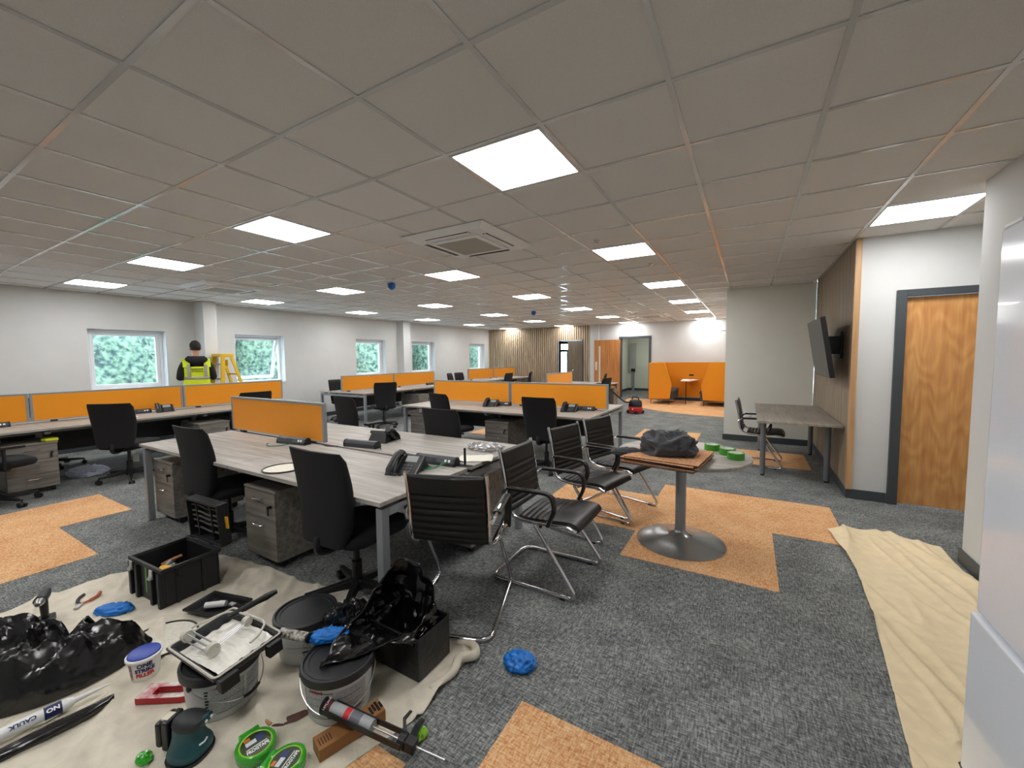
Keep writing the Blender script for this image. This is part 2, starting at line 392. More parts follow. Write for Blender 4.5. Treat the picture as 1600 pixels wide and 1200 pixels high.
# corridor and lobby beyond the far wall
struct('wall_far', MB().box(-4.6, -1.0, 18.0, 18.1, 0, CZ).box(-4.7, -4.6, YF + .15, 18.1, 0, CZ).box(-1.1, -1.0, YF + .15, 18.0, 0, CZ), mat('corridor_paint', (226, 230, 214), .85))
struct('baseboard_far', MB().box(-4.6, -1.1, 17.985, 18.0, 0, BB).box(-4.6, -4.585, YF + .15, 17.985, 0, BB), M_TRIMG)
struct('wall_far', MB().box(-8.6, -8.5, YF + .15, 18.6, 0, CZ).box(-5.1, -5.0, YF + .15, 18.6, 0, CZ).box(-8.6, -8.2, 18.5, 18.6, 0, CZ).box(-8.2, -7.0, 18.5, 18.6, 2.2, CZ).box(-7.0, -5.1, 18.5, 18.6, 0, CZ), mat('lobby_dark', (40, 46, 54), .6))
lob = struct('window_6', MB().box(-8.2, -8.08, 18.4, 18.5, 0, 2.2).box(-7.12, -7.0, 18.4, 18.5, 0, 2.2).box(-7.66, -7.6, 18.4, 18.5, .08, 1.72).box(-8.08, -7.12, 18.4, 18.5, 1.72, 1.84).box(-8.08, -7.12, 18.4, 18.5, 2.1, 2.2).box(-8.08, -7.12, 18.4, 18.5, .0, .08), M_TRIMG)
MB().box(-8.08, -7.12, 18.44, 18.45, .08, 2.1).build('pane', M_GLASS, lob)

# ------------------------------------------------------------------ ceiling fixtures
def ceiling_light(i, j, label, proto=[None]):
    x, y = GX + .6 * i + .3, GY + .6 * j + .3
    if proto[0] is None:
        t = thing('ceiling_light', label, 'ceiling light', (x, y, CZ), 0, 'square ceiling light panels')
        f = .285; e = .012
        MB().box(-f, f, -f, -f + e, -.004, .005).box(-f, f, f - e, f, -.004, .005).box(-f, -f + e, -f + e, f - e, -.004, .005).box(f - e, f, -f + e, f - e, -.004, .005).build('frame', M_FRAMEW, t)
        MB().box(-f + e, f - e, -f + e, f - e, -.002, .004).build('diffuser', M_LIGHT, t)
        proto[0] = t
    else: again(proto[0], (x, y, CZ), 0, label)
ordn = ['behind the camera', 'nearest', 'second nearest', 'third nearest', 'third from far wall', 'second from far wall', 'at the far wall']
for i, row in ((-13, 'the row along the windows'), (-9, 'the second row from windows'), (-5, 'the third row from windows'), (-1, 'the row running to the booth')):
    for q, j in enumerate((-3, 1, 5, 9, 13, 17, 21)):
        ceiling_light(i, j, 'lit square ceiling panel, %s in %s' % (ordn[q], row))
ceiling_light(3, 5, 'lit square ceiling panel in front of the plain closed wooden door')
ceiling_light(-4, 25, 'lit square ceiling panel in the corridor beyond the open oak door')

def cassette(x, y, label, proto=[None]):
    if proto[0] is None:
        t = thing('air_conditioning_cassette', label, 'air conditioner', (x, y, CZ), 0, 'ceiling air conditioning cassettes')
        o, i = .475, .40
        m_ = MB(); m_.hexa([(-i, -i, -.035), (i, -i, -.035), (i, i, -.035), (-i, i, -.035)], [(-o, -o, 0), (o, -o, 0), (o, o, 0), (-o, o, 0)])
        m_.build('fascia', M_WHITEP, t, bev=.004)
        for k in range(4):
            s = MB(); s.M = Matrix.Rotation(k * pi / 2, 4, 'Z'); s.box(-.25, .25, .325, .37, -.0375, -.03); s.build('air_slot', M_SCREEN, t)
        for k in range(4):
            s = MB(); s.M = Matrix.Rotation(k * pi / 2, 4, 'Z'); s.hexa([(-.25, .33, -.046), (.25, .33, -.046), (.25, .338, -.044), (-.25, .338, -.044)], [(-.25, .352, -.036), (.25, .352, -.036), (.25, .36, -.036), (-.25, .36, -.036)]); s.build('louvre', M_WHITEP, t)
        g = MB(); g.box(-.285, .285, -.285, .285, -.05, -.034); g.build('grille_frame', M_WHITEP, t, bev=.004)
        g = MB(); g.box(-.23, .23, -.23, .23, -.052, -.049)
        g.build('grille', mat('grille_mesh', (176, 172, 162), .7, var=.25, scale=400), t)
        proto[0] = t
    else: again(proto[0], (x, y, CZ), 0, label)
cassette(-2.43, 3.35, 'white square air conditioning cassette in the ceiling beside the brightest large light')
cassette(-7.23, 3.35, 'white air conditioning cassette in the ceiling near the man and the windows')
cassette(-2.43, 12.0, 'white air conditioning cassette in the ceiling in front of the orange booth')
cassette(-7.23, 12.0, 'white air conditioning cassette in the ceiling before the slatted far wall')

M_BLUE = mat('blue_film', (10, 92, 176), .35)
def detector(x, y, label):
    t = thing('smoke_detector', label, 'smoke detector', (x, y, CZ), 0, 'smoke detectors under blue dust covers')
    MB().lathe([(.05, 0), (.05, -.012), (.03, -.018)], 20).build('base', M_WHITEP, t, smooth=True)
    MB().lathe([(.052, -.006), (.062, -.03), (.056, -.07), (.03, -.1), (.004, -.108)], 14).build('dust_cover', M_BLUE, t, smooth=True)
detector(-4.74, 4.5, 'blue covered smoke detector on the ceiling between the desks, the nearer one')
detector(-4.70, 9.15, 'blue covered smoke detector on the ceiling, the farther one')
for x, y, l in ((-1.35, 4.0, 'tiny round sprinkler in the ceiling just before the light over the visitor chairs'), (-1.1, 5.35, 'tiny round sprinkler in the ceiling beyond the light over the visitor chairs')):
    t = MB().lathe([(.03, 0), (.03, -.004), (.012, -.006), (.012, -.018), (.02, -.02), (.002, -.022)], 16).build('ceiling_sprinkler', M_CHROME, smooth=True, loc=(x, y, CZ)); tag(t, l, 'sprinkler')

# ------------------------------------------------------------------ bench desks
M_TRAY = mat('tray_black', (24, 24, 26), .5)
def bench_desk(name_label, cx, cy, n, axis, cat='desk', skip=()):
    """n bays of 1.6 m along the local x axis, two worktops deep; origin at the centre of the bank"""
    t = thing('bench_desk', name_label, cat, (cx, cy, 0), 0 if axis == 'X' else pi / 2)
    L = 1.6 * n
    om = M_OAK
    for k in range(n):
        for sy in (-1, 1):
            x0 = -L / 2 + 1.6 * k
            y0, y1 = (-.8, -.02) if sy < 0 else (.02, .8)
            MB().box(x0 + .002, x0 + 1.598, y0, y1, .705, .73).build('worktop', [om], t, bev=.002)
    def goal(x, end=True):
        g = MB(); w = .025; a = .78 if end else .34
        g.box(x - w, x + w, -a, -a + .05, 0.006, .685); g.box(x - w, x + w, a - .05, a, .006, .685); g.box(x - w, x + w, -a + .05, a - .05, .635, .685)
        if not end: g.box(x - w, x + w, -.72, -a, .655, .685); g.box(x - w, x + w, a, .72, .655, .685)
        g.build('leg_frame', M_ALU, t, bev=.003)
        s = MB()
        for y in (-.6, -.2, .2, .6): s.box(x - .02, x + .02, y - .03, y + .03, .685, .705)
        s.build('spacer', M_BLACKP, t)
    for k in range(n + 1):
        goal(-L / 2 + 1.6 * k + (.035 if k == 0 else (-.035 if k == n else 0)), k in (0, n))
    MB().box(-L / 2 + .06, L / 2 - .06, -.52, -.48, .645, .685).box(-L / 2 + .06, L / 2 - .06, .48, .52, .645, .685).build('beam', M_ALU, t)
    tr = MB(); tr.box(-L / 2 + .12, L / 2 - .12, -.16, -.155, .56, .69); tr.box(-L / 2 + .12, L / 2 - .12, .155, .16, .56, .69); tr.box(-L / 2 + .12, L / 2 - .12, -.16, .16, .555, .56)
    tr.build('cable_tray', M_TRAY, t)
    mp = MB()
    for k in range(n): mp.box(-L / 2 + 1.6 * k + .05, -L / 2 + 1.6 * k + 1.55, -.012, .012, .34, .555)
    mp.build('modesty_panel', M_TRAY, t)
    return t
bench_desk('grey oak bench desk nearest the dust sheet, holding one orange screen', -3.28, 2.27, 2, 'X')
bench_desk('grey oak bench desk with two orange screens, behind the nearest bench', -3.3, 5.6, 2, 'X')
bench_desk('long grey oak bench desk under three orange screens beside the standing man', -7.78, 2.12, 3, 'Y')
bench_desk('grey oak bench desk along the window wall with two orange screens, past the man', -8.08, 7.65, 2, 'Y')
bench_desk('far grey oak bench desk by the windows, next to the slatted wall', -8.25, 12.75, 2, 'Y')
bench_desk('far grey oak bench desk before the open oak door with one short screen', -4.1, 10.2, 2, 'Y')

def desk_screen(x, y, axis, label, proto=[None]):
    if proto[0] is None:
        t = thing('desk_screen', label, 'desk screen', (x, y, 0), 0, 'orange fabric desk screens')
        z0, z1 = .75, 1.105; h = .795
        MB().box(-h + .02, h - .02, -.014, .014, z0 + .006, z1 - .02).build('fabric_panel', M_ORANGE, t)
        MB().box(-h, -h + .025, -.018, .018, z0, z1).box(h - .025, h, -.018, .018, z0, z1).box(-h + .025, h - .025, -.018, .018, z1 - .022, z1).box(-h + .025, h - .025, -.018, .018, z0, z0 + .01).build('frame', M_ALU, t, bev=.003)
        for s in (-.6, .6): MB().box(s - .03, s + .03, -.02, .02, .731, .75).build('clamp', M_BLACKP, t)
        proto[0] = t
        t.rotation_euler[2] = 0 if axis == 'X' else pi / 2
    else: again(proto[0], (x, y, 0), 0 if axis == 'X' else pi / 2, label)
desk_screen(-4.06, 2.27, 'X', 'orange fabric screen standing alone on the bench nearest the dust sheet')
desk_screen(-4.1, 5.6, 'X', 'orange screen above the bench behind the nearest one, its end farther from the red vacuum')
desk_screen(-2.5, 5.6, 'X', 'orange screen above the second bench, its end near the red vacuum cleaner')
desk_screen(-7.78, .52, 'Y', 'orange screen on the long left bench, cut by the left edge of the photo')
desk_screen(-7.78, 2.12, 'Y', 'orange screen in the middle of the long bench below the large window')
desk_screen(-7.78, 3.72, 'Y', 'orange screen of the long bench in front of the man and ladder')
desk_screen(-8.08, 6.85, 'Y', 'orange screen on the window bench past the man, nearer half')
desk_screen(-8.08, 8.45, 'Y', 'orange screen on the window bench past the man, farther half')
desk_screen(-8.25, 11.95, 'Y', 'orange screen on the farthest window bench, nearer half')
desk_screen(-8.25, 13.55, 'Y', 'orange screen on the farthest window bench, touching the slatted wall')
desk_screen(-4.1, 9.4, 'Y', 'short looking orange screen before the grey door leaf in the slatted wall')

# ------------------------------------------------------------------ pedestals
def make_pedestal(label, loc, rz, drawers=2):
    t = thing('desk_pedestal', label, 'pedestal', loc, rz)
    w, d, h = .2, .29, .575
    MB().box(-w, w, -d + .018, d, .06, .555).build('carcass', M_OAKZ, t, bev=.002)
    MB().box(-w - .004, w + .004, -d, d, .555, h).build('top', M_OAKZ, t, bev=.003)
    hs = [(.065, .36), (.364, .55)] if drawers == 2 else [(.065, .225), (.229, .387), (.391, .55)]
    for z0, z1 in hs:
        dr_ = MB().box(-w + .004, w - .004, -d, -d + .018, z0, z1).build('drawer', M_OAKZ, t, bev=.002)
        zc = z1 - .05
        MB().tube(round_path([(-.055, -d, zc + .006), (-.055, -d - .026, zc), (.055, -d - .026, zc), (.055, -d, zc + .006)], .015), .005, 8).build('handle', M_CHROME, dr_, smooth=True)
    MB().cyl((w - .05, -d - .004, .46), (w - .05, -d, .46), .009).box(w - .056, w - .044, -d - .03, -d - .004, .45, .47).box(w - .068, w - .05, -d - .022, -d - .018, .4, .447).build('lock', M_BLACKP, t)
    for sx in (-1, 1):
        for sy in (-1, 1):
            MB().cyl((sx * .15 - .018, sy * .22, .028), (sx * .15 + .018, sy * .22, .028), .025, n=14).box(sx * .15 - .02, sx * .15 + .02, sy * .22 - .02, sy * .22 + .02, .045, .06).build('castor', M_BLACKP, t, smooth=True)
    return t
ped = make_pedestal('grey oak two drawer pedestal under the left end of the nearest bench', (-4.66, 1.85, 0), 0)
again(ped, (-3.04, 1.85, 0), 0, 'grey oak two drawer pedestal between the two black chairs at the nearest bench')
again(ped, (-1.98, 2.7, 0), pi, 'grey oak pedestal under the far side of the nearest bench by the visitor chairs')
ped3 = make_pedestal('grey oak pedestal standing between two office chairs under the second bench', (-3.14, 5.2, 0), 0, 3)
again(ped3, (-4.62, 5.2, 0), 0, 'grey oak pedestal under the end of the second bench away from the vacuum')
again(ped3, (-7.24, 1.17, 0), pi / 2, 'grey oak pedestal below the long left bench beside the chair at the photo edge')
again(ped3, (-7.15, 2.95, 0), pi / 2, 'grey oak pedestal below the long left bench behind the nearest bench end')
again(ped3, (-7.45, 7.8, 0), pi / 2, 'grey oak pedestal under the window bench past the man')
again(ped3, (-7.45, 9.1, 0), pi / 2, 'grey oak pedestal under the far end of the window bench past the man')
again(ped3, (-3.55, 11.4, 0), pi / 2, 'grey oak pedestal under the far bench before the open oak door')

# ------------------------------------------------------------------ office chairs
def ring_rr(w, d, z, rad, n=4, cx=0, cy=0):
    pts = []
    for sx, sy, a0 in ((1, 1, 0), (-1, 1, 90), (-1, -1, 180), (1, -1, 270)):
        for k in range(n + 1):
            a = RAD(a0 + 90 * k / n); pts.append((cx + sx * (w - rad) + rad * cos(a), cy + sy * (d - rad) + rad * sin(a), z))
    return pts
def office_chair(label, loc, rz, arms=False):
    t = thing('office_chair', label, 'office chair', loc, rz)
    for k in range(5):
        a = 2 * pi * k / 5 + .3; m = MB(); m.M = Matrix.Rotation(a, 4, 'Z')
        m.rings([[(x, y, z) for y, z in ((-w, z0), (w, z0), (w * .8, z1), (-w * .8, z1))] for x, w, z0, z1 in ((.02, .028, .075, .125), (.16, .022, .07, .105), (.3, .016, .066, .088))])
        m.build('base_leg', M_BLACKP, t, bev=.004)
        c = MB(); c.M = Matrix.Rotation(a, 4, 'Z'); c.cyl((.3, -.028, .028), (.3, -.004, .028), .028, n=16).cyl((.3, .004, .028), (.3, .028, .028), .028, n=16).cyl((.3, 0, .03), (.3, 0, .072), .008)
        c.build('castor', M_BLACKP, t, smooth=True)
    MB().lathe([(.045, .06), (.045, .13), (.03, .135), (.03, .24), (.018, .245), (.018, .38)], 20).build('gas_lift', M_BLACKP, t, smooth=True)
    MB().box(-.09, .09, -.13, .1, .375, .415).box(.09, .2, .03, .045, .385, .395).box(.17, .215, .02, .055, .38, .4).build('mechanism', M_BLACKP, t, bev=.006)
    MB().rings([ring_rr(w, d, z, .1, 5, cy=.03) for w, d, z in ((.19, .18, .405), (.235, .225, .42), (.245, .24, .45), (.235, .23, .478), (.19, .19, .49), (.1, .1, .493))]).build('seat', M_BLACKF, t, smooth=True, angle=60)
    # backrest: curved pad, wide at the top, leaning back
    rs = []
    N = 13
    for k in range(N):
        u = k / (N - 1); z = .445 + .545 * u
        w = .185 + .055 * min(1, u * 1.6) ** .8
        yr = -.262 + .012 * sin(pi * u) - .035 * u * u      # rear surface
        tk = .06 * (1 - u) ** .8 * min(1, .35 + 3 * u) + .034    # pad thickness
        if k in (0, N - 1): tk *= .6; w -= .014
        ring = []
        for q in range(24):
            a = 2 * pi * q / 24; ca, sa = cos(a), sin(a)
            x = w * math.copysign(abs(ca) ** .3, ca); y = tk / 2 * math.copysign(abs(sa) ** .6, sa)
            ring.append((x, yr + tk / 2 + y + .028 * (x / .24) ** 2, z))
        rs.append(ring)
    MB().rings(rs).build('backrest', M_BLACKF, t, smooth=True, angle=60)
    MB().tube(smooth_path([(0, -.08, .395), (0, -.18, .385), (0, -.25, .4), (0, -.262, .44), (0, -.25, .49)], 4), .022, 8).build('back_bar', M_BLACKP, t, smooth=True)
    if arms:
        for s in (-1, 1):
            MB().tube(round_path([(s * .12, .0, .4), (s * .28, .0, .41), (s * .28, .0, .62)], .04), .016, 8).box(s * .28 - .04, s * .28 + .04, -.12, .14, .62, .648).build('armrest', M_BLACKP, t, smooth=True, bev=.006)
    return t
OCH = []
def near_facing(tx, ty, deg, off=.297):
    """seat position for a chair whose backrest top is at tx,ty and which faces deg (0 = +X)"""
    tx *= .958; ty *= .958
    return (tx + off * cos(RAD(deg)), ty + off * sin(RAD(deg)), 0), RAD(deg - 90)
p, r = near_facing(-2.19, 1.40, 90); c_plain = office_chair('black office chair nearest the dust sheet, tucked under the bench by its corner leg', p, r)
p, r = near_facing(-3.87, 1.43, 92); again(c_plain, p, r, 'black office chair behind the toolbox lid at the nearest bench')
p, r = near_facing(-2.8, 3.22, 88); again(c_plain, p, r, 'black office chair seen from behind across the nearest bench, right of the phones')
p, r = near_facing(-4.84, 3.6, 84); c_arm = office_chair('black office chair beyond the nearest orange screen, its side armrest showing', p, r, True)
p, r = near_facing(-4.05, 4.64, 73); again(c_plain, p, r, 'black office chair at the second bench standing turned, before the orange floor patch')
p, r = near_facing(-2.4, 4.73, 90); again(c_plain, p, r, 'black office chair squarely at the second bench, behind the ribbed visitor chairs')
p, r = near_facing(-6.88, 1.79, 130); again(c_plain, p, r, 'black office chair pushed up to the long left bench before the middle orange screen')
p, r = near_facing(-7.25, .98, 50, .3); again(c_arm, (-6.72, .86, 0), RAD(8), 'black office chair with armrest cut by the left edge of the photo')
p, r = near_facing(-7.0, 3.65, 176); again(c_arm, p, r, 'black office chair at the long left bench, half hidden by the nearest orange screen')
p, r = near_facing(-6.91, 6.32, 150); again(c_plain, p, r, 'black office chair at the window bench past the man, its base in full view')
p, r = near_facing(-9.2, 6.75, -5); again(c_plain, p, r, 'black office chair between the window wall and the first screen past the man')
p, r = near_facing(-9.2, 1.7, 0); again(c_plain, p, r, 'black office chair behind the long left bench, only its top showing')
p, r = near_facing(-9.0, 11.55, 0); again(c_plain, p, r, 'black office chair below the last two windows')
p, r = near_facing(-8.9, 10.9, 20); again(c_arm, p, r, 'black office chair turned beside the one below the last two windows')
p, r = near_facing(-6.95, 11.8, 180); again(c_plain, p, r, 'black office chair facing the farthest window bench')
p, r = near_facing(-6.7, 12.9, 200); again(c_arm, p, r, 'black office chair with arms before the slatted wall')
p, r = near_facing(-3.75, 12.2, 200); again(c_plain, p, r, 'small far black chair at the end of the bench before the oak door')
p, r = near_facing(-2.95, 9.75, 172); again(c_plain, p, r, 'black office chair beyond the second bench end, in front of the open oak door')

# ------------------------------------------------------------------ ribbed visitor chairs
def visitor_chair(label, loc, rz):
    t = thing('visitor_chair', label, 'visitor chair', loc, rz, None)
    R = .0125
    # sling: one profile of seat and back in the y-z plane
    prof_seat = [(.265, .425), (.25, .452), (.2, .462), (.1, .455), (0, .448), (-.08, .446), (-.15, .452)]
    prof_back = [(-.2, .475), (-.225, .52), (-.235, .58), (-.245, .66), (-.262, .76), (-.285, .87)]
    def sling(prof, name, ribs, plain_from=None):
        P = smooth_path([(0, a, b) for a, b in prof], 10); n = len(P); rows_t = []; rows_b = []
        Lacc = [0]
        for i in range(1, n): Lacc.append(Lacc[-1] + (P[i] - P[i - 1]).length)
        for i, p in enumerate(P):
            d = (P[min(i + 1, n - 1)] - P[max(i - 1, 0)]).normalized(); nrm = Vector((0, -d.z, d.y))
            if nrm.z < 0 and name == 'seat': nrm = -nrm
            if name == 'backrest': nrm = Vector((0, 1, 0)) if abs(d.z) < .1 else Vector((0, d.z, -d.y)).normalized()
            s = Lacc[i] / Lacc[-1]
            rib = abs(sin(pi * s * ribs[1] * 1.0)) ** .5 if ribs[0](s) else 1.0
            th = .012 + .012 * rib
            if i in (0, n - 1): th = .006
            rows_t.append([p + nrm * th * (1 if abs(x) < .2 else .6) + Vector((x, 0, 0)) for x in (-.213, -.2, -.1, 0, .1, .2, .213)])
            rows_b.append([p - nrm * th * (1 if abs(x) < .2 else .6) + Vector((x, 0, 0)) for x in (.213, .2, .1, 0, -.1, -.2, -.213)])
        MB().rings([a + b for a, b in zip(rows_t, rows_b)]).build(name, M_BLACKL, t, smooth=True, angle=55)
    sling(prof_seat, 'seat', (lambda s: s > .42, 11))
    sling(prof_back, 'backrest', (lambda s: s < .72, 10))
    for s in (-1, 1):
        x = s * .226
        side = smooth_path([(x, -.292, .885), (x, -.262, .76), (x, -.243, .64), (x, -.236, .56), (x, -.222, .5), (x, -.18, .455), (x, -.1, .437), (x, 0, .436), (x, .1, .44), (x, .2, .446), (x, .262, .43)], 5)
        MB().tube(side, R, 10).build('side_rail', M_CHROME, t, smooth=True)
        xs = s * .25
        leg = round_path([(xs * .96, .05, .43), (xs, .235, .012 + .10), (xs, .20, .0125), (xs, -.33, .0125)], .06, 6)
        leg = round_path([(s * .236, -.02, .428), (xs, .285, .0125), (xs, -.345, .0125), (0, -.345, .0125)], .085, 9)
        MB().tube(leg, R, 10).build('leg', M_CHROME, t, smooth=True)
        MB().box(xs - .016, xs + .016, .165, .2, 0, .014).build('glide', M_BLACKP, t, bev=.003)
        xa = s * .262
        MB().tube(round_path([(xa - s * .02, -.252, .6), (xa, -.215, .645), (xa, -.1, .655)], .03), .011, 8).build('arm_bracket', M_CHROME, t, smooth=True)
        MB().tube([(xa - s * .03, .08, .44), (xa, .085, .47)], .011, 8).build('arm_clamp', M_CHROME, t, smooth=True)
        arm = round_path([(xa, -.2, .648), (xa, .11, .655), (xa, .135, .56), (xa, .085, .45)], .07, 6)
        m = MB(); rs = []
        for i, q in enumerate(arm):
            d = (arm[min(i + 1, len(arm) - 1)] - arm[max(i - 1, 0)]).normalized(); nn = Vector((0, -d.z, d.y))
            rs.append([q + Vector((a * .022, 0, 0)) + nn * b * .011 for a, b in ((-1, -.6), (-.6, -1), (.6, -1), (1, -.6), (1, .6), (.6, 1), (-.6, 1), (-1, .6))])
        m.rings(rs).build('armrest', M_BLACKL, t, smooth=True)
    MB().tube([(-.236, .02, .425), (.236, .02, .425)], R, 8).tube([(-.226, .2, .435), (.226, .2, .435)], .009, 8).build('crossbar', M_CHROME, t, smooth=True)
    return t
def vis(tx, ty, deg): return (tx + .29 * cos(RAD(deg)), ty + .29 * sin(RAD(deg)), 0), RAD(deg - 90)
p, r = vis(-1.432, 2.495, 0); vc = visitor_chair('ribbed black visitor chair, second from the bin bag in the row of four', p, r)
p, r = vis(-1.39, 1.66, 110); again(vc, p, r, 'ribbed black visitor chair with its back to the camera, beside the black bin')
p, r = vis(-1.455, 3.415, -12); again(vc, p, r, 'ribbed black visitor chair, third in the row, on the orange carpet edge')
p, r = vis(-1.354, 4.05, -17); again(vc, p, r, 'ribbed black visitor chair closest to the round table clothes pile, last in the row')
p, r = vis(-.137, 6.52, -3); again(vc, p, r, 'ribbed black visitor chair tucked at the rectangular table under the television')

# ------------------------------------------------------------------ round table and the things on it
RT = (-.45, 3.44, 0)
t = thing('round_table', 'round grey table on a silver trumpet base beside the visitor chairs', 'table', RT)
MB().lathe([(.0, .0), (.33, .0), (.335, .006), (.3, .018), (.2, .035), (.1, .055), (.05, .08), (.04, .1), (.001, .1)], 48).build('base', mat('silver_gloss', (168, 172, 174), .22, metal=.7), t, smooth=True)
MB().cyl((0, 0, .09), (0, 0, .7), .04, n=28).build('column', M_ALU, t, smooth=True)
MB().lathe([(.02, .7), (.16, .7), (.16, .705), (.02, .705)], 24).build('mounting_plate', M_ALU, t)
MB().lathe([(.001, .705), (.49, .705), (.493, .71), (.493, .726), (.49, .73), (.001, .73)], 64).build('tabletop', M_OAK, t, smooth=True, angle=30)

m_tile = carpet('tile_sample_face', (176, 120, 82), (204, 154, 114), (218, 180, 140))
m_tback = mat('tile_backing', (58, 44, 40), .9)
tr_ = random.Random(4)
for k in range(6):
    m = MB(); m.cur = 1; m.box(-.25, .25, -.25, .25, 0, .005); m.cur = 0; m.box(-.25, .25, -.25, .25, .005, .008)
    o = m.build('carpet_tile', [m_tile, m_tback], loc=(-.5 + tr_.uniform(-.012, .012), 3.12 + tr_.uniform(-.012, .012), .731 + k * .0085), rot=(0, 0, RAD(-8 + tr_.uniform(-2, 2))))
    tag(o, ['lowest', 'second lowest', 'third', 'fourth', 'fifth', 'uppermost'][k] + ' orange carpet tile in the stack under the clothes on the round table', 'carpet tile', 'loose orange carpet tiles')
def crumpled(name, m, rx, ry, rz, seed, loc, amp=.35, freq=6.0, n=40, mm=24, rot=0, fold=1.0, kind=None, bottom=True, sharp=False):
    """a crumpled heap of cloth or film lying on a surface"""
    P = []
    for j in range(mm + 1):
        a = pi * (j / mm) * .97 + .02
        row = []
        for k in range(n):
            th = 2 * pi * k / n
            d = Vector((sin(a) * cos(th), sin(a) * sin(th), cos(a)))
            q = d * freq * .33 + Vector((seed * 7.1, seed * 3.3, seed))
            w1 = 1 - abs(noise.noise(q)) * 2.4; w2 = 1 - abs(noise.noise(q * 2.3)) * 2.2; w3 = noise.noise(q * 5)
            s = 1 + amp * (w1 * .6 + w2 * .3 * fold + w3 * .12 * fold)
            x, y, z = rx * d.x * s, ry * d.y * s, rz * (d.z * .9 + .35) * s
            if bottom and z < 0.002: z = .002 + abs(z) * .02
            row.append((x, y, z))
        P.append(row)
    mb = MB(); mb.rings(P, cap=True)
    o = mb.build(name, m, smooth=('all' if not sharp else True), loc=loc, rot=(0, 0, rot), angle=25)
    return o
m_cloth = mat('dark_garment', (64, 66, 70), .95, var=.12, scale=40, sheen=.2)
o = crumpled('folded_jacket', m_cloth, .17, .14, .12, 3, (-.5, 3.13, .783), .40, 4.6, 96, 60, fold=.55)
tag(o, 'crumpled dark grey jacket heaped on the carpet tiles on the round table', 'clothing')
o = crumpled('sleeve', m_cloth, .13, .05, .04, 5, (-.27, -.07, -.03), .3, 6, 32, 20); o.parent = bpy.data.objects['folded_jacket']; o.rotation_euler = (0, .1, .8)
m_gt = mat('tape_green', (70, 150, 40), .5)
for k, (x, y, l) in enumerate(((-.245, 3.64, 'green masking tape roll behind the tile stack corner on the round table'), (-.13, 3.53, 'green masking tape roll, middle one of three on the round table'), (-.07, 3.40, 'green masking tape roll closest to the round table edge'))):
    t = thing('tape_roll', l, 'tape', (x, y, .7305), 0, 'green tape rolls on the round table')
    m = MB(); m.lathe([(.042, 0), (.058, 0), (.058, .048), (.042, .048), (.042, 0)], 32, cap=False); m.build('tape', m_gt, t, smooth=True)
    MB().lathe([(.038, 0), (.0415, 0), (.0415, .048), (.038, .048), (.038, 0)], 32, cap=False).build('core', M_WHITEP, t, smooth=True)

# rectangular table by the panelled wall, television
t = thing('meeting_table', 'rectangular grey table on round silver legs against the panelled wall', 'table', (.5, 6.5, 0))
MB().box(-.405, .385, -1.0, 1.0, .705, .73).build('tabletop', wood('table_grey', (128, 120, 110), (160, 152, 140), 'Y'), t, bev=.003)
for x in (-.33, .31):
    for y in (-.62, .9):
        l = MB().cyl((x, y, .02), (x, y, .7), .03, n=24).build('leg', mat('leg_grey', (120, 126, 132), .4, metal=.3), t, smooth=True)
        MB().cyl((x, y, 0), (x, y, .02), .024, n=20).build('foot', M_BLACKP, l, smooth=True)
MB().box(-.33, .31, -.64, -.60, .66, .7).box(-.33, .31, .88, .92, .66, .7).build('frame', M_ALU, t)
t = thing('television', 'large black television tilted forward on the panelled wall', 'television', (.885, 5.95, 1.6))
rot = (0, RAD(-9), 0)
MB().box(-.2, -.155, -.56, .56, -.33, .33).build('casing', M_BLACKP, t, bev=.008, rot=rot)
MB().box(-.203, -.2, -.548, .548, -.318, .318).build('screen', mat('tv_glass', (38, 42, 46), .3), t, rot=rot)
MB().box(-.15, -.0, -.12, .12, -.1, .1).box(-.015, 0, -.2, .2, -.15, .15).build('wall_bracket', M_BLACKP, t)

# sockets on the offset wall
for x in (-.02, .1):
    o = MB().box(x - .045, x + .045, 8.088, 8.1, .42, .51).build('wall_socket', M_WHITEP, bev=.003)
    tag(o, 'white double wall socket low on the offset white wall, %s' % ('nearer its free corner' if x < 0 else 'nearer the panelled wall'), 'socket')

# ------------------------------------------------------------------ tall fridge on the right
m_fr = mat('silver_enamel', (232, 238, 246), .14, var=.02, scale=300, metal=.0, coat=.5)
t = thing('fridge_freezer', 'tall glossy silver fridge freezer standing at the right edge of the photo', 'fridge', (1.02, 1.69, 0))
MB().box(-.25, .3, -.32, .312, .02, 1.90).build('cabinet', mat('fridge_side', (150, 155, 162), .4), t, bev=.006)
MB().box(-.315, -.258, -.325, .305, .60, 1.905).build('door', m_fr, t, bev=.012, seg=4)
MB().box(-.322, -.258, -.325, .325, .0, .592).build('door', m_fr, t, bev=.012, seg=4)
MB().box(-.2, .25, -.3, .3, 0, .02).build('plinth', M_BLACKP, t)
MB().box(-.31, -.2, .2, .3, 1.905, 1.915).build('hinge_cover', M_WHITEP, t, bev=.002)

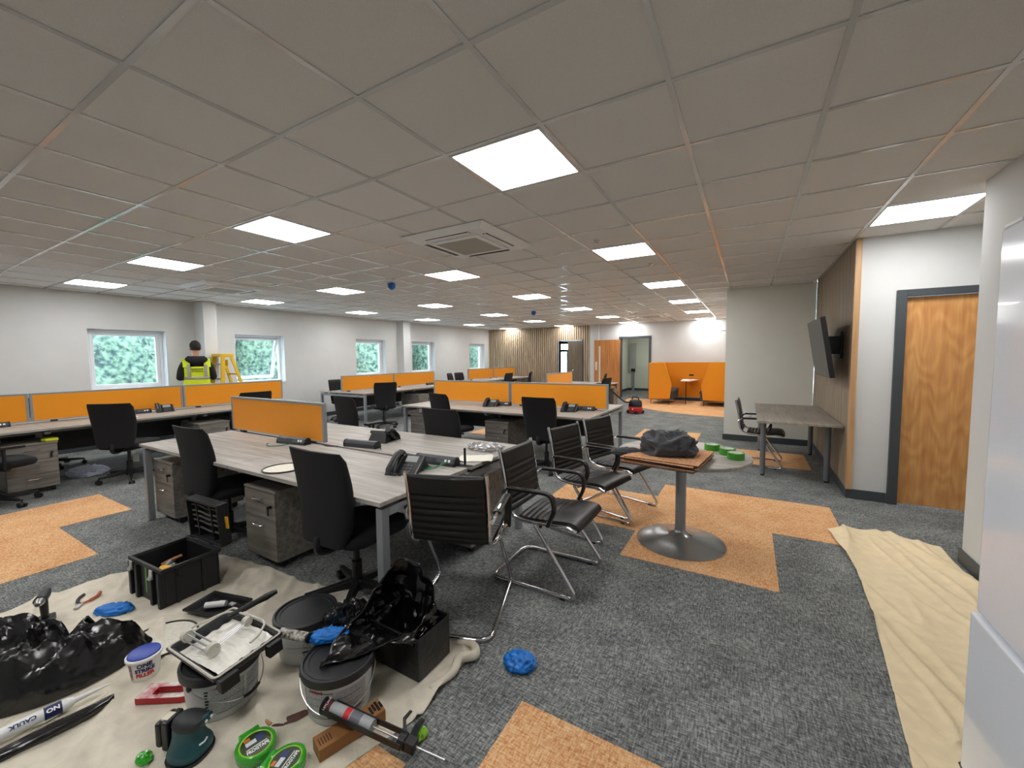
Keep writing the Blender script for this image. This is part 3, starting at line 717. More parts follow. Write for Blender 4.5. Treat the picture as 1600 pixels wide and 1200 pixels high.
# ------------------------------------------------------------------ orange booth at the far wall
t = thing('seating_booth', 'orange fabric seating booth with two facing benches at the far wall', 'booth', (-1.62, 13.7, 0))
m_bo = mat('booth_fabric', (222, 138, 14), .85, var=.05, scale=200, sheen=.1)
m_bg = mat('booth_seat_grey', (66, 68, 70), .9)
def wing(s):
    o = 1.08 * s
    poly = [(o, .16), (o, 1.28), (o - s * .46, 1.28), (o - s * .67, .62), (o - s * .62, .18)]
    m = MB(); m.hexa([(x, -.62, z) for x, z in poly], [(x, -.57, z) for x, z in poly]); return m
wing(-1).build('side_panel', m_bo, t, bev=.01); wing(1).build('side_panel', m_bo, t, bev=.01)
for s in (-1, 1):
    o = 1.08 * s
    MB().box(min(o, o - s * .05), max(o, o - s * .05), -.57, .62, .16, 1.28).build('outer_panel', m_bo, t, bev=.01)
    MB().hexa([(o - s * .05, -.56, .45), (o - s * .22, -.56, .45), (o - s * .22, .56, .45), (o - s * .05, .56, .45)], [(o - s * .05, -.56, 1.26), (o - s * .13, -.56, 1.26), (o - s * .13, .56, 1.26), (o - s * .05, .56, 1.26)]).build('seat_back', m_bo, t, bev=.02)
    MB().box(min(o - s * .05, o - s * .7), max(o - s * .05, o - s * .7), -.56, .56, .16, .34).build('bench_base', m_bg, t, bev=.01)
    MB().box(min(o - s * .12, o - s * .72), max(o - s * .12, o - s * .72), -.56, .56, .34, .45).build('seat_cushion', m_bg, t, bev=.03, seg=3)
    for x in (o - s * .06, o - s * .6):
        for y in (-.56, .56): MB().cyl((x, y, 0), (x, y, .16), .008, n=8).build('leg', M_BLACKP, t)
MB().box(-1.08, 1.08, .57, .62, .16, 1.28).build('back_panel', m_bo, t, bev=.01)
MB().hexa([(-.19, -.35, .71), (.1, -.35, .71), (.24, .5, .71), (-.24, .5, .71)], [(-.19, -.35, .735), (.1, -.35, .735), (.24, .5, .735), (-.24, .5, .735)]).build('table', M_WHITEP, t, bev=.004)
MB().cyl((-.04, -.3, 0), (-.04, -.3, .71), .012, n=10).build('table_leg', M_BLACKP, t)
MB().box(-.06, .08, .555, .572, .84, .89).build('socket_plate', M_BLACKP, t)
# corridor cabinet and door closer arm
t = thing('wall_cabinet', 'grey upright cabinet on the white wall seen through the far doorway', 'cabinet', (-4.37, 18.0, 0))
MB().box(-.11, .11, -.14, 0, .95, 2.05).build('body', mat('cab_grey', (176, 180, 176), .5), t, bev=.005)
MB().box(-.08, .08, -.1, 0, .82, .95).build('cable_entry', M_BLACKP, t)
MB().box(-.05, .05, -.06, 0, 0, .82).build('conduit', mat('conduit_grey', (150, 154, 152), .5), t)
t = thing('wall_bracket', 'thin dark bracket high on the far wall above the booth', 'bracket', (-.62, 14.54, 2.26))
MB().box(-.2, .2, -.12, -.1, -.008, .008).build('rail', M_DARKG, t); MB().box(.16, .18, -.1, 0, -.01, .01).build('mount', M_DARKG, t)

# ------------------------------------------------------------------ red vacuum cleaner
m_red = mat('vacuum_red', (196, 36, 26), .35)
t = thing('vacuum_cleaner', 'red and black tub vacuum cleaner on the grey carpet by the orange arc', 'vacuum cleaner', (-2.55, 10.75, 0), RAD(-30))
MB().lathe([(.001, .04), (.17, .04), (.185, .07), (.18, .16), (.165, .18), (.001, .18)], 32).build('tub', m_red, t, smooth=True)
MB().lathe([(.168, .18), (.17, .2), (.165, .3), (.13, .35), (.06, .365), (.001, .366)], 32).build('lid', M_BLACKP, t, smooth=True)
MB().tube(round_path([(-.11, 0, .3), (-.11, 0, .43), (.11, 0, .43), (.11, 0, .3)], .05), .014, 8).build('handle', M_BLACKP, t, smooth=True)
MB().sphere((-.05, -.165, .125), .03, 10, 6, (1, .3, 1)).build('eye', M_WHITEP, t, smooth=True); MB().sphere((.05, -.165, .125), .03, 10, 6, (1, .3, 1)).build('eye', M_WHITEP, t, smooth=True)
for x, y in ((.14, .12), (-.14, .12), (.14, -.12), (-.14, -.12)): MB().cyl((x - .012, y, .045), (x + .012, y, .045), .045, n=16).build('wheel', M_BLACKP, t, smooth=True)
MB().tube(smooth_path([(-.12, -.05, .28), (-.34, -.08, .3), (-.42, -.5, .62), (-.38, -.95, .8), (-.36, -1.3, .55)], 8), .022, 8).build('hose', M_DARKG, t, smooth=True)

# ------------------------------------------------------------------ desk phones, power modules, cables
m_lcd = mat('lcd_grey', (150, 156, 156), .3); m_key = mat('key_grey', (70, 72, 76), .5)
def desk_phone(label, loc, rz, proto=[None]):
    if proto[0] is not None: return again(proto[0], loc, rz, label)
    t = thing('desk_phone', label, 'telephone', loc, rz); proto[0] = t
    A = Matrix.Translation((0, -.02, .0)) @ Matrix.Rotation(RAD(38), 4, 'X')
    # tilted face plate
    m = MB(); m.M = A; m.box(-.05, .11, -.09, .1, .03, .055); m.build('body', M_BLACKP, t, bev=.006)
    m = MB(); m.hexa([(-.09, -.1, 0), (.1, -.1, 0), (.1, .1, 0), (-.09, .1, 0)], [(-.07, -.08, .02), (.08, -.08, .02), (.08, .05, .09), (-.07, .05, .09)]); m.build('stand', M_BLACKP, t, bev=.005)
    m = MB(); m.M = A; m.box(-.02, .07, .035, .085, .055, .057); m.build('display', m_lcd, t)
    for r in range(4):
        for c in range(3):
            m = MB(); m.M = A; m.box(-.014 + c * .026, .006 + c * .026, -.075 + r * .024, -.06 + r * .024, .055, .058); m.build('key', m_key, t)
    m = MB(); m.M = A; m.box(.098, .106, -.085, .095, .055, .057); m.build('trim_strip', M_CHROME, t)
    m = MB(); m.M = A
    rs = []
    for k in range(13):
        u = k / 12; y = -.1 + .21 * u; z = .075 + .022 * sin(pi * u) ; w = .024 + .006 * abs(cos(pi * u)); h = .013 + .012 * abs(cos(pi * u)) ** 2
        rs.append([(-.078 + w * cos(2 * pi * q / 12), y, z + h * sin(2 * pi * q / 12) - (.012 if k in (0, 1, 11, 12) else 0)) for q in range(12)])
    m.rings(rs); m.build('handset', M_BLACKP, t, smooth=True)
    m = MB(); m.M = A; m.box(-.105, -.05, -.08, .09, .02, .06); m.build('cradle', M_BLACKP, t, bev=.006)
    cd = [(-.09 + .02 * sin(i * .9) * .3 + i * .0042, -.12 - .03 * sin(i / 30 * pi) + .006 * cos(i * 1.9), .009 + .004 * sin(i * 1.9)) for i in range(30)]
    MB().tube(cd, .0055, 6).build('cord', M_BLACKP, t, smooth=True)
    return t
TZ = .7305
desk_phone('black desk phone facing the nearest office chair side of the first bench', (-2.0, 2.02, TZ), RAD(12))
desk_phone('black desk phone seen from behind, on the far half of the first bench', (-2.93, 2.62, TZ), RAD(195))
desk_phone('black desk phone at the middle orange screen of the long left bench', (-7.62, 2.62, TZ), RAD(80))
desk_phone('black desk phone before the left one of the second bench screens', (-3.5, 5.36, TZ), RAD(8))
desk_phone('black desk phone before the screen end beside the ribbed chairs', (-2.17, 5.34, TZ), RAD(5))
desk_phone('black desk phone behind the orange screen in front of the ladder', (-7.95, 4.15, TZ), RAD(-90))
m_sock = mat('socket_white', (235, 235, 232), .4)
def power_module(label, loc, rz, proto=[None]):
    if proto[0] is not None: return again(proto[0], loc, rz, label)
    t = thing('power_module', label, 'power socket bar', loc, rz); proto[0] = t
    prof = [(-.035, 0), (-.037, .022), (-.022, .052), (.0, .062), (.022, .058), (.036, .035), (.036, 0)]
    MB().rings([[(x, y, z) for y, z in prof] for x in (-.165, .165)]).build('housing', mat('module_grey', (62, 64, 70), .45), t, bev=.003)
    MB().rings([[(x, y * 1.04, z * 1.03) for y, z in prof] for x in (.16, .178)]).build('end_cap', M_BLACKP, t, bev=.003)
    MB().rings([[(x, y * 1.04, z * 1.03) for y, z in prof] for x in (-.178, -.16)]).build('end_cap', M_BLACKP, t, bev=.003)
    A = Matrix.Translation((0, -.0301, .037)) @ Matrix.Rotation(RAD(63), 4, 'X')
    for k in range(3):
        m = MB(); m.M = A @ Matrix.Translation((-.125 + .06 * k, 0, 0)); m.box(-.024, .024, -.012, .014, 0, .002).build('socket', M_BLACKP, t)
    for k in range(2):
        m = MB(); m.M = A @ Matrix.Translation((.1 + .03 * k, 0, 0)); m.box(-.009, .009, -.009, .009, 0, .003).build('data_port', m_sock, t)
    MB().tube(smooth_path([(-.17, 0, .02), (-.2, .01, .012), (-.23, .03, .006)], 5), .004, 6).build('power_lead', M_BLACKP, t, smooth=True)
    return t
power_module('black socket bar below the orange screen on the first bench', (-3.58, 2.16, TZ), RAD(8))
power_module('black socket bar facing away, middle of the first bench beside the screen end', (-2.9, 2.36, TZ), RAD(188))
power_module('black socket bar with two white ports behind the nearest phone', (-1.95, 2.24, TZ), RAD(4))
power_module('black socket bar behind the phone under the left second bench screen', (-3.42, 5.5, TZ), 0)
power_module('black socket bar below the screen end beside the ribbed chairs', (-2.05, 5.5, TZ), 0)
power_module('black socket bar beside the phone at the middle orange screen of the long left bench', (-7.68, 2.3, TZ), RAD(90))
power_module('black socket bar on the long left bench near the photo edge', (-7.6, .95, TZ), RAD(90))
power_module('black socket bar on the window bench past the man', (-7.9, 8.9, TZ), RAD(90))
m_gc = mat('cable_green', (20, 120, 82), .5)
def cable(label, pts, r=.0035, m=None, name='network_cable', cat='cable'):
    o = MB().tube(smooth_path(pts, 7), r, 6).build(name, m or m_gc, smooth=True); tag(o, label, cat)
z = TZ + .004
cable('green network cable lying before the socket bar behind the nearest phone', [(-1.82, 2.19, z + .03), (-1.86, 2.13, z + .012), (-1.95, 2.08, z), (-1.9, 2.12, z + .008), (-2.0, 2.16, z)])
cable('second green cable looped beside the nearest phone', [(-1.85, 2.19, z + .03), (-1.84, 2.1, z + .012), (-1.93, 2.05, z + .006), (-2.03, 2.1, z + .006)])
cable('green cable coming from the socket bar under the first bench screen', [(-3.5, 2.1, z + .02), (-3.55, 2.03, z + .006), (-3.68, 1.98, z), (-3.8, 2.05, z)])
cable('thin black cord between the two black socket bars of the first bench', [(-3.1, 2.27, z), (-3.2, 2.23, z), (-3.28, 2.25, z)], .004, M_BLACKP, 'flex', 'cable')
m_mesh = mat('mesh_white', (226, 222, 206), .7, var=.12, scale=150)
def rimmed_disc(name, label, loc, r, rz=0):
    t = thing(name, label, 'disc', loc, rz)
    MB().lathe([(.001, 0), (r - .004, 0), (r - .004, .003), (.001, .003)], 56).build('mesh_face', m_mesh, t)
    rr = []
    MB().tube([((r) * cos(2 * pi * k / 56), r * sin(2 * pi * k / 56), .005) for k in range(56)], .005, 8, closed=True).build('rim', M_BLACKP, t, smooth=True)
    return t
rimmed_disc('reflector_disc', 'flat white disc with a black rim lying on the first bench between the chairs', (-2.82, 1.62, TZ), .13)
o = MB().grid([[(-.13 + .26 * i / 10, -.1 + .2 * j / 8, .004 + .02 * max(0, noise.noise(Vector((i * .4, j * .5, 3))))) for i in range(11)] for j in range(9)]).build('paper_sheet', mat('paper', (228, 226, 212), .8), smooth='all', solid=.0008, loc=(-1.78, 2.49, TZ), rot=(0, 0, .5)); tag(o, 'white creased paper sheet at the end of the first bench', 'paper')
m_film = mat('clear_film', (230, 232, 232), .08, trans=.85)
o = crumpled('plastic_bag', m_film, .13, .09, .035, 9, (-1.9, 2.8, TZ), .5, 8, 30, 16, bottom=True, sharp=True); tag(o, 'clear crumpled plastic bag beyond the paper on the first bench', 'plastic bag')
t = thing('cable_post', 'thin black upright post by the paper on the first bench end', 'post', (-1.74, 2.3, TZ))
MB().box(-.006, .006, -.006, .006, .006, .125).build('rod', M_BLACKP, t); MB().box(-.09, .06, -.012, .012, 0, .006).build('foot', M_BLACKP, t)
o = MB().rings([[(x, w, 0), (x, -w, 0), (x, -w, .003), (x, w, .003)] for x, w in ((-.13, .003), (-.04, .014), (.09, .012), (.13, .004))]).build('cable_cover', M_BLACKP, loc=(-2.35, 2.36, TZ), rot=(0, 0, -.1)); tag(o, 'flat black strip lying on the first bench between two socket bars', 'strip')
for x, y, rz, l in ((-7.35, 2.05, 1.5, 'white paper on the long left bench beside the middle screen phone'), (-7.6, 7.2, 1.5, 'white papers on the window bench past the man, nearer screen'), (-7.6, 8.7, 1.5, 'white papers on the window bench past the man, farther screen'), (-7.8, 12.2, 1.5, 'white papers on the farthest window bench'), (-3.6, 9.4, .3, 'white papers beside the short orange screen')):
    o = box('paper_sheet', MATS['paper'], (-.15, .15, -.105, .105, 0, .006), loc=(x, y, TZ), rot=(0, 0, rz)); tag(o, l, 'paper')
o = MB().rings([[(x, w, 0), (x, -w, 0), (x, -w, .03), (x, w, .03)] for x, w in ((-.1, .05), (.0, .07), (.1, .05))]).build('bottle_pack', mat('lime_pack', (196, 205, 40), .5), loc=(-7.05, 1.33, .578), bev=.01); tag(o, 'lime yellow packet on the pedestal under the long left bench', 'packet')

# ------------------------------------------------------------------ trees beyond the windows
m_leaf = mat('leaf_green', (88, 100, 78), .7, rgb2=(26, 36, 34), scale=9, detail=8, spec=.2)
def tree(label, loc, h, seed, proto=[None]):
    if proto[0] is None:
        t = thing('tree', label, 'tree', loc, 0); proto[0] = t
        rnd = random.Random(5); m = MB()
        for k in range(12000):
            z = rnd.random() ** .8; rad = (1 - z * .55) * 1.7 * (.75 + .35 * noise.noise(Vector((z * 7, k % 7, 1))))
            a = rnd.random() * 2 * pi; rr = rad * (.72 + .3 * rnd.random()) ; lump = 1 + .3 * noise.noise(Vector((cos(a) * 2, sin(a) * 2, z * 8)))
            c = Vector((rr * cos(a) * lump, rr * sin(a) * lump, .1 + z * 6.2)); s_ = rnd.uniform(.03, .07)
            u = Vector((rnd.uniform(-1, 1), rnd.uniform(-1, 1), rnd.uniform(-.3, .9))).normalized(); v = u.orthogonal().normalized()
            ids = [m._v(c + u * s_), m._v(c + v * s_ * .5), m._v(c - u * s_), m._v(c - v * s_ * .5)]; m.face(ids)
        m.build('foliage', m_leaf, t)
        MB().tube([(0, 0, -.5), (0, 0, 2), (.05, 0, 5)], [.16, .12, .03], 8).build('trunk', mat('bark', (96, 76, 58), .9), t, smooth=True)
        rings = []
        for k in range(9):
            zz = .05 + 6 * k / 8; R_ = (1.3 - .55 * k / 8) * (1 if 0 < k < 8 else .3)
            rings.append([(R_ * cos(2 * pi * q / 14) * (1 + .2 * noise.noise(Vector((q, k, 0)))), R_ * sin(2 * pi * q / 14), zz) for q in range(14)])
        MB().rings(rings).build('inner_crown', m_leaf, t, smooth=True)
    else:
        t = again(proto[0], loc, seed, label)
    t.scale = (1, 1, h / 6.3)
for k, y in enumerate([-.6, 1.4, 3.8, 6.2, 8.6, 11.0, 13.4, 15.8, 18.2, 20.6, 23]):
    tree('bright green leafy tree outside, %s in the row beyond the windows' % ['first', 'second', 'third', 'fourth', 'fifth', 'sixth', 'seventh', 'eighth', 'ninth', 'tenth', 'last'][k], (-14.3 - 1.0 * (k % 2), y * .86 + .6, -.6), 6.4 + .5 * (k % 2), k * 1.7)
struct('floor', MB().box(-40, XW - .32, -20, 40, -.8, -.6), mat('pale_bounce_ground', (196, 202, 208), .9, var=.08, scale=2))  # unseen ground, made pale to bounce blue sky light onto the ceiling


# ------------------------------------------------------------------ the man at the window wall
def skinned(name, chains, m, parent, sub=2, root=0):
    """chains: lists of (x, y, z, radius); chains share joints by position"""
    bm = bmesh.new(); sk = bm.verts.layers.skin.verify(); idx = {}
    for ch in chains:
        prev = None
        for p in ch:
            key = tuple(round(q, 4) for q in p[:3])
            if key not in idx:
                v = bm.verts.new(p[:3]); r_ = p[3] if isinstance(p[3], tuple) else (p[3], p[3]); v[sk].radius = r_; idx[key] = v
            v = idx[key]
            if prev is not None and prev is not v: bm.edges.new((prev, v))
            prev = v
    bm.verts.ensure_lookup_table(); bm.verts[root][sk].use_root = True
    me = bpy.data.meshes.new(name); bm.to_mesh(me); bm.free(); me.materials.append(m)
    for p in me.polygons: p.use_smooth = True
    o = bpy.data.objects.new(name, me); COL.objects.link(o); o.parent = parent
    q = o.modifiers.new('skin', 'SKIN'); q.use_smooth_shade = True; q.branch_smoothing = .4
    q = o.modifiers.new('sub', 'SUBSURF'); q.levels = sub; q.render_levels = sub
    return o
m_skin = mat('skin', (206, 158, 132), .55); m_hair = mat('hair_dark', (34, 26, 22), .8, bump=.4, bscale=200)
m_hood = mat('hoodie_black', (20, 21, 25), .9, bump=.15, bscale=60); m_vis = mat('vest_yellow', (206, 226, 20), .6, bump=.2, bscale=14); m_ref = mat('reflective_grey', (158, 160, 150), .35)
MAN = thing('person', 'man in a yellow high visibility vest and black hoodie standing with his back to us', 'person', (-8.95, 3.60, 0), RAD(72))
sk_body = [[(0, 0, .96, (.14, .1)), (0, 0, 1.12, (.13, .095)), (0, .01, 1.3, (.15, .1)), (0, 0, 1.43, (.14, .085)), (0, .0, 1.53, .06), (0, .015, 1.6, .056), (0, .02, 1.66, (.07, .08)), (0, .02, 1.74, (.082, .098)), (0, .015, 1.81, (.07, .085)), (0, .01, 1.845, (.035, .045))]]
for s_ in (-1, 1):
    sk_body.append([(0, 0, 1.43, (.14, .085)), (s_ * .17, 0, 1.44, .06), (s_ * .215, -.02, 1.3, .048), (s_ * .245, -.03, 1.16, .04), (s_ * .225, .1, 1.2, .036), (s_ * .2, .21, 1.27, .026)])
    sk_body.append([(0, 0, .96, (.14, .1)), (s_ * .09, 0, .9, .09), (s_ * .1, .01, .52, .06), (s_ * .1, -.02, .3, .055), (s_ * .1, -.03, .09, .04), (s_ * .105, .03, .045, .04), (s_ * .11, .13, .03, .034)])
    # hand: palm and five separate fingers
    w_ = (s_ * .2, .21, 1.27, .026)
    palm = (s_ * .195, .27, 1.3, (.032, .018))
    sk_body.append([w_, palm])
    for f_ in range(4):
        ox = (f_ - 1.5) * .019; ln = (.062, .075, .07, .055)[f_]
        sk_body.append([palm, (s_ * .195 + ox, .31, 1.318, .0095), (s_ * .195 + ox, .31 + ln * .5, 1.325, .0088), (s_ * .195 + ox * .9, .31 + ln * .8, 1.31, .0078)])
    sk_body.append([palm, (s_ * .195 - s_ * .035, .27, 1.315, .011), (s_ * .195 - s_ * .048, .3, 1.33, .0095)])
skinned('body', sk_body, m_skin, MAN, 2)
MB().sphere((0, .118, 1.71), .016, 10, 8, (.8, 1, 1.5)).build('nose', m_skin, MAN, smooth=True)
for s_ in (-1, 1):
    MB().sphere((s_ * .083, .015, 1.72), .03, 12, 8, (.35, .7, 1.1)).build('ear', m_skin, MAN, smooth=True)
    MB().sphere((s_ * .03, .1, 1.735), .012, 10, 8).build('eye', M_WHITEP, MAN, smooth=True)
MB().box(-.022, .022, .1, .112, 1.665, 1.672).build('mouth', mat('lips', (160, 96, 88), .5), MAN, bev=.002)
hr = []
for j in range(14):
    a = .06 + (pi * .70) * j / 13; row = []
    for k in range(28):
        th = 2 * pi * k / 28; d_ = Vector((sin(a) * cos(th), sin(a) * sin(th), cos(a)))
        rad = Vector((.087, .104, .115)) * (1 + .03 * noise.noise(d_ * 6)); zz = 1.755 + d_.z * rad.z
        if d_.y > .2 and zz < 1.79: zz = 1.79 + (1.79 - zz) * .05; d_ = Vector((d_.x, d_.y * .93, d_.z))
        row.append((d_.x * rad.x, .012 + d_.y * rad.y, zz))
    hr.append(row)
MB().rings(hr, cap=True).build('hair', m_hair, MAN, smooth=True, angle=80)
hd = [[(0, 0, 1.0, (.168, .125)), (0, 0, 1.15, (.16, .12)), (0, .01, 1.3, (.178, .125)), (0, 0, 1.44, (.15, .1)), (0, 0, 1.5, (.08, .07))]]
for s_ in (-1, 1): hd.append([(0, 0, 1.44, (.15, .1)), (s_ * .175, 0, 1.44, .075), (s_ * .225, -.02, 1.3, .068), (s_ * .25, -.035, 1.16, .064), (s_ * .228, .09, 1.195, .052), (s_ * .205, .18, 1.25, .042)])
skinned('hoodie', hd, m_hood, MAN, 2)
hh = []
for j in range(9):
    u = j / 8; z_ = 1.56 - .17 * u; w_ = .1 + .075 * sin(pi * min(1, u * .9)) * (1 - .5 * u * u); 
    hh.append([(w_ * 1.15 * (1 - .55 * u * u) * cos(a), -.055 - .06 * sin(pi * u * .8) + (.075 - .045 * u) * sin(a), z_ + .02 * cos(a) ** 2) for a in [2 * pi * k / 24 for k in range(24)]])
MB().rings(hh).build('hood', m_hood, MAN, smooth=True, angle=70)
tr2 = [[(0, 0, 1.0, (.165, .115)), (0, 0, .92, (.165, .12))]]
for s_ in (-1, 1): tr2.append([(0, 0, .92, (.165, .12)), (s_ * .095, 0, .84, .098), (s_ * .103, .01, .5, .078), (s_ * .1, -.02, .28, .07), (s_ * .1, -.03, .08, .062)])
skinned('trousers', tr2, mat('work_trousers', (44, 46, 52), .85), MAN, 2)
for s_ in (-1, 1): MB().rings([[(s_ * .105 + w_ * cos(a), .03 + d_ * sin(a), z_) for a in [2 * pi * k / 18 for k in range(18)]] for z_, w_, d_ in ((0, .045, .135), (.03, .05, .14), (.06, .047, .12), (.1, .045, .07), (.14, .045, .06))]).build('boot', M_BLACKP, MAN, smooth=True, angle=60)
vs = []
def vring(z_, w_, d_, y0=0):
    return [(w_ * math.copysign(abs(cos(a)) ** .75, cos(a)), y0 + d_ * math.copysign(abs(sin(a)) ** .85, sin(a)) * (1 + .03 * sin(5 * a + z_ * 20)), z_) for a in [2 * pi * k / 40 for k in range(40)]]
VR = [(.93, .215, .165), (1.0, .21, .165), (1.06, .205, .16), (1.15, .195, .155), (1.24, .198, .152), (1.32, .2, .15), (1.38, .198, .142)]
vest = MB().rings([vring(*q) for q in VR], cap=False).build('vest', m_vis, MAN, smooth=True, angle=80, solid=.004)
for s_ in (-1, 1):
    MB().rings([[(s_ * .155 + a_, y_ , z_) for a_, y_, z_ in ((-w_, yy, zz), (w_, yy, zz), (w_, yy + .006, zz + .004), (-w_, yy + .006, zz + .004))] for yy, zz, w_ in ((-.146, 1.37, .05), (-.125, 1.44, .052), (-.07, 1.5, .054), (0, 1.525, .055), (.07, 1.49, .054), (.12, 1.42, .05), (.14, 1.37, .05))]).build('vest_shoulder', m_vis, MAN, smooth=True)
for z0, z1, k0 in ((1.145, 1.195, 0), (1.0, 1.05, 0)):
    def wd(z_):
        for (a0, b0, c0_), (a1, b1, c1_) in zip(VR, VR[1:]):
            if a0 <= z_ <= a1: q = (z_ - a0) / (a1 - a0); return b0 + (b1 - b0) * q + .005, c0_ + (c1_ - c0_) * q + .005
    MB().rings([vring(z0, *wd(z0)), vring(z1, *wd(z1))], cap=False).build('reflective_band', m_ref, MAN, smooth=True, angle=80, solid=.002)
for s_ in (-1, 1):
    MB().grid([[(s_ * .125 + x_, -wd_ - .012, z_) for x_ in (-.024, .024)] for z_, wd_ in ((1.19, .142), (1.28, .143), (1.37, .135), (1.42, .128))]).build('reflective_strap', m_ref, MAN, solid=.003)
m_vt = mat('vest_print', (52, 70, 30), .6)
text_mesh('lettering', 'INTERIORS', .034, m_vt, MAN, frame((0, -.162, 1.285), (1, 0, 0), (0, 0, 1)), .0005, bold=.0008)
for k in range(7): MB().box(-.085 + k * .025, -.068 + k * .025, -.162, -.16, 1.325, 1.348).build('print', m_vt, MAN)
ph = MB().box(.155, .225, .33, .34, 1.3, 1.42).build('mobile_phone', M_DARKG, loc=None); ph.location = (-8.95, 3.60, 0); ph.rotation_euler = (0, 0, RAD(72)); tag(ph, 'dark mobile phone held in the right hand of the man in the vest', 'phone')

m_lad = mat('ladder_yellow', (226, 184, 34), .45)
t = thing('step_ladder', 'yellow fibreglass step ladder standing between the man and the second window', 'ladder', (-9.0, 4.08, 0), 0)
for s_ in (-1, 1):
    MB().rings([[(s_ * x_ + a_ * .014, y_ + b_ * .035, z_) for a_, b_ in ((-1, -1), (1, -1), (1, 1), (-1, 1))] for x_, y_, z_ in ((.25, -.2, 0), (.17, -.08, 1.56))]).build('front_rail', m_lad, t, bev=.003)
    MB().rings([[(s_ * x_ + a_ * .012, y_ + b_ * .028, z_) for a_, b_ in ((-1, -1), (1, -1), (1, 1), (-1, 1))] for x_, y_, z_ in ((.25, .5, 0), (.17, .07, 1.56))]).build('rear_rail', m_lad, t, bev=.003)
    MB().tube([(s_ * .2, -.12, .95), (s_ * .2, .2, 1.0)], .006, 6).build('spreader', M_ALU, t)
for k in range(5):
    z_ = .28 + .28 * k; u = z_ / 1.56; y_ = -.2 + .12 * u; x_ = .25 - .08 * u
    MB().box(-x_, x_, y_ - .045, y_ + .045, z_, z_ + .025).build('step', M_ALU, t, bev=.003)
for k in range(3):
    z_ = .4 + .4 * k; u = z_ / 1.56; y_ = .5 - .43 * u; x_ = .25 - .08 * u
    MB().box(-x_, x_, y_ - .012, y_ + .012, z_, z_ + .03).build('cross_brace', m_lad, t, bev=.002)
MB().box(-.18, .18, -.13, .11, 1.56, 1.62).build('top_cap', m_lad, t, bev=.01)
MB().box(-.1, .1, .02, .04, 1.38, 1.5).build('warning_plate', m_lad, t)

# ------------------------------------------------------------------ dust sheets
def coons(bot, top, left, right, nu, nv, zf):
    """surface between four polylines (x, y); zf(u, v, x, y) gives the height"""
    def at(P, t):
        L = [0]
        for a, b in zip(P, P[1:]): L.append(L[-1] + math.hypot(b[0] - a[0], b[1] - a[1]))
        s_ = t * L[-1]
        for i in range(len(P) - 1):
            if s_ <= L[i + 1] + 1e-9:
                q = (s_ - L[i]) / max(1e-9, L[i + 1] - L[i]); return Vector((P[i][0] * (1 - q) + P[i + 1][0] * q, P[i][1] * (1 - q) + P[i + 1][1] * q))
        return Vector(P[-1])
    out = []
    for j in range(nv + 1):
        v = j / nv; row = []
        for i in range(nu + 1):
            u = i / nu
            p = (1 - v) * at(bot, u) + v * at(top, u) + (1 - u) * at(left, v) + u * at(right, v) - ((1 - u) * (1 - v) * Vector(bot[0]) + u * (1 - v) * Vector(bot[-1]) + (1 - u) * v * Vector(top[0]) + u * v * Vector(top[-1]))
            row.append((p.x, p.y, zf(u, v, p.x, p.y)))
        out.append(row)
    return out
FLAT = []   # (x, y, r): where something stands on the sheet
def folds(seed, ax, fine=1.0, amp=.02):
    def z(u, v, x, y):
        q = Vector((x * ax[0] + y * ax[1], (x * ax[1] - y * ax[0]) * .22, seed))
        a = max(0, 1 - abs(noise.noise(q * 2.3)) * 5.0) ** 2; b = max(0, 1 - abs(noise.noise(q * 6.0 + Vector((3, 1, 2)))) * 4.5) ** 2
        c = noise.noise(Vector((x * 14, y * 14, seed))) * .5 + .5
        h = amp * (a + .5 * b * fine) + .0025 * c
        for (fx, fy, fr) in FLAT:
            d = math.hypot(x - fx, y - fy); h *= min(1, max(0.0, (d - fr) / .06))
        return .004 + h
    return z
m_sheetL = mat('cotton_sheet', (222, 214, 196), .95, var=.07, scale=14, bump=.3, bscale=260)
m_sheetR = mat('cotton_sheet_tan', (240, 222, 184), .95, var=.04, scale=16, bump=.3, bscale=260)
def crease(m, sc, st, dist, stren):
    nt = m.node_tree; b = nt.nodes['Principled BSDF']; g = nt.nodes.new('ShaderNodeNewGeometry'); mp = nt.nodes.new('ShaderNodeMapping'); mp.inputs['Scale'].default_value = st; mp.inputs['Rotation'].default_value = (0, 0, .5)
    nt.links.new(g.outputs['Position'], mp.inputs['Vector'])
    n = nt.nodes.new('ShaderNodeTexNoise'); n.noise_type = 'RIDGED_MULTIFRACTAL'; n.inputs['Scale'].default_value = sc; n.inputs['Detail'].default_value = 3; n.inputs['Distortion'].default_value = .6
    nt.links.new(mp.outputs['Vector'], n.inputs['Vector'])
    p = nt.nodes.new('ShaderNodeBump'); p.inputs['Strength'].default_value = stren; p.inputs['Distance'].default_value = dist
    nt.links.new(n.outputs['Fac'], p.inputs['Height']); old = b.inputs['Normal'].links[0].from_node if b.inputs['Normal'].links else None
    if old: nt.links.new(p.outputs['Normal'], old.inputs['Normal'])
    else: nt.links.new(p.outputs['Normal'], b.inputs['Normal'])
crease(m_sheetL, 3.2, (1, 2.6, 1), .014, .9); crease(m_sheetR, 3.2, (2.6, 1, 1), .012, .8); crease(m_cloth, 4, (1, 2.2, 1), .012, .6)
FLAT += [(-3.2, 1.1, .32), (-1.94, 1.2, .15), (-1.51, 1.07, .15), (-1.97, .82, .15), (-2.42, .69, .07), (-1.44, 1.42, .2), (-2.9, .5, .3), (-1.77, .62, .1), (-1.58, .76, .09), (-1.4, .8, .06), (-2.25, .72, .15), (-2.73, 1.13, .15), (-1.34, .99, .16)]
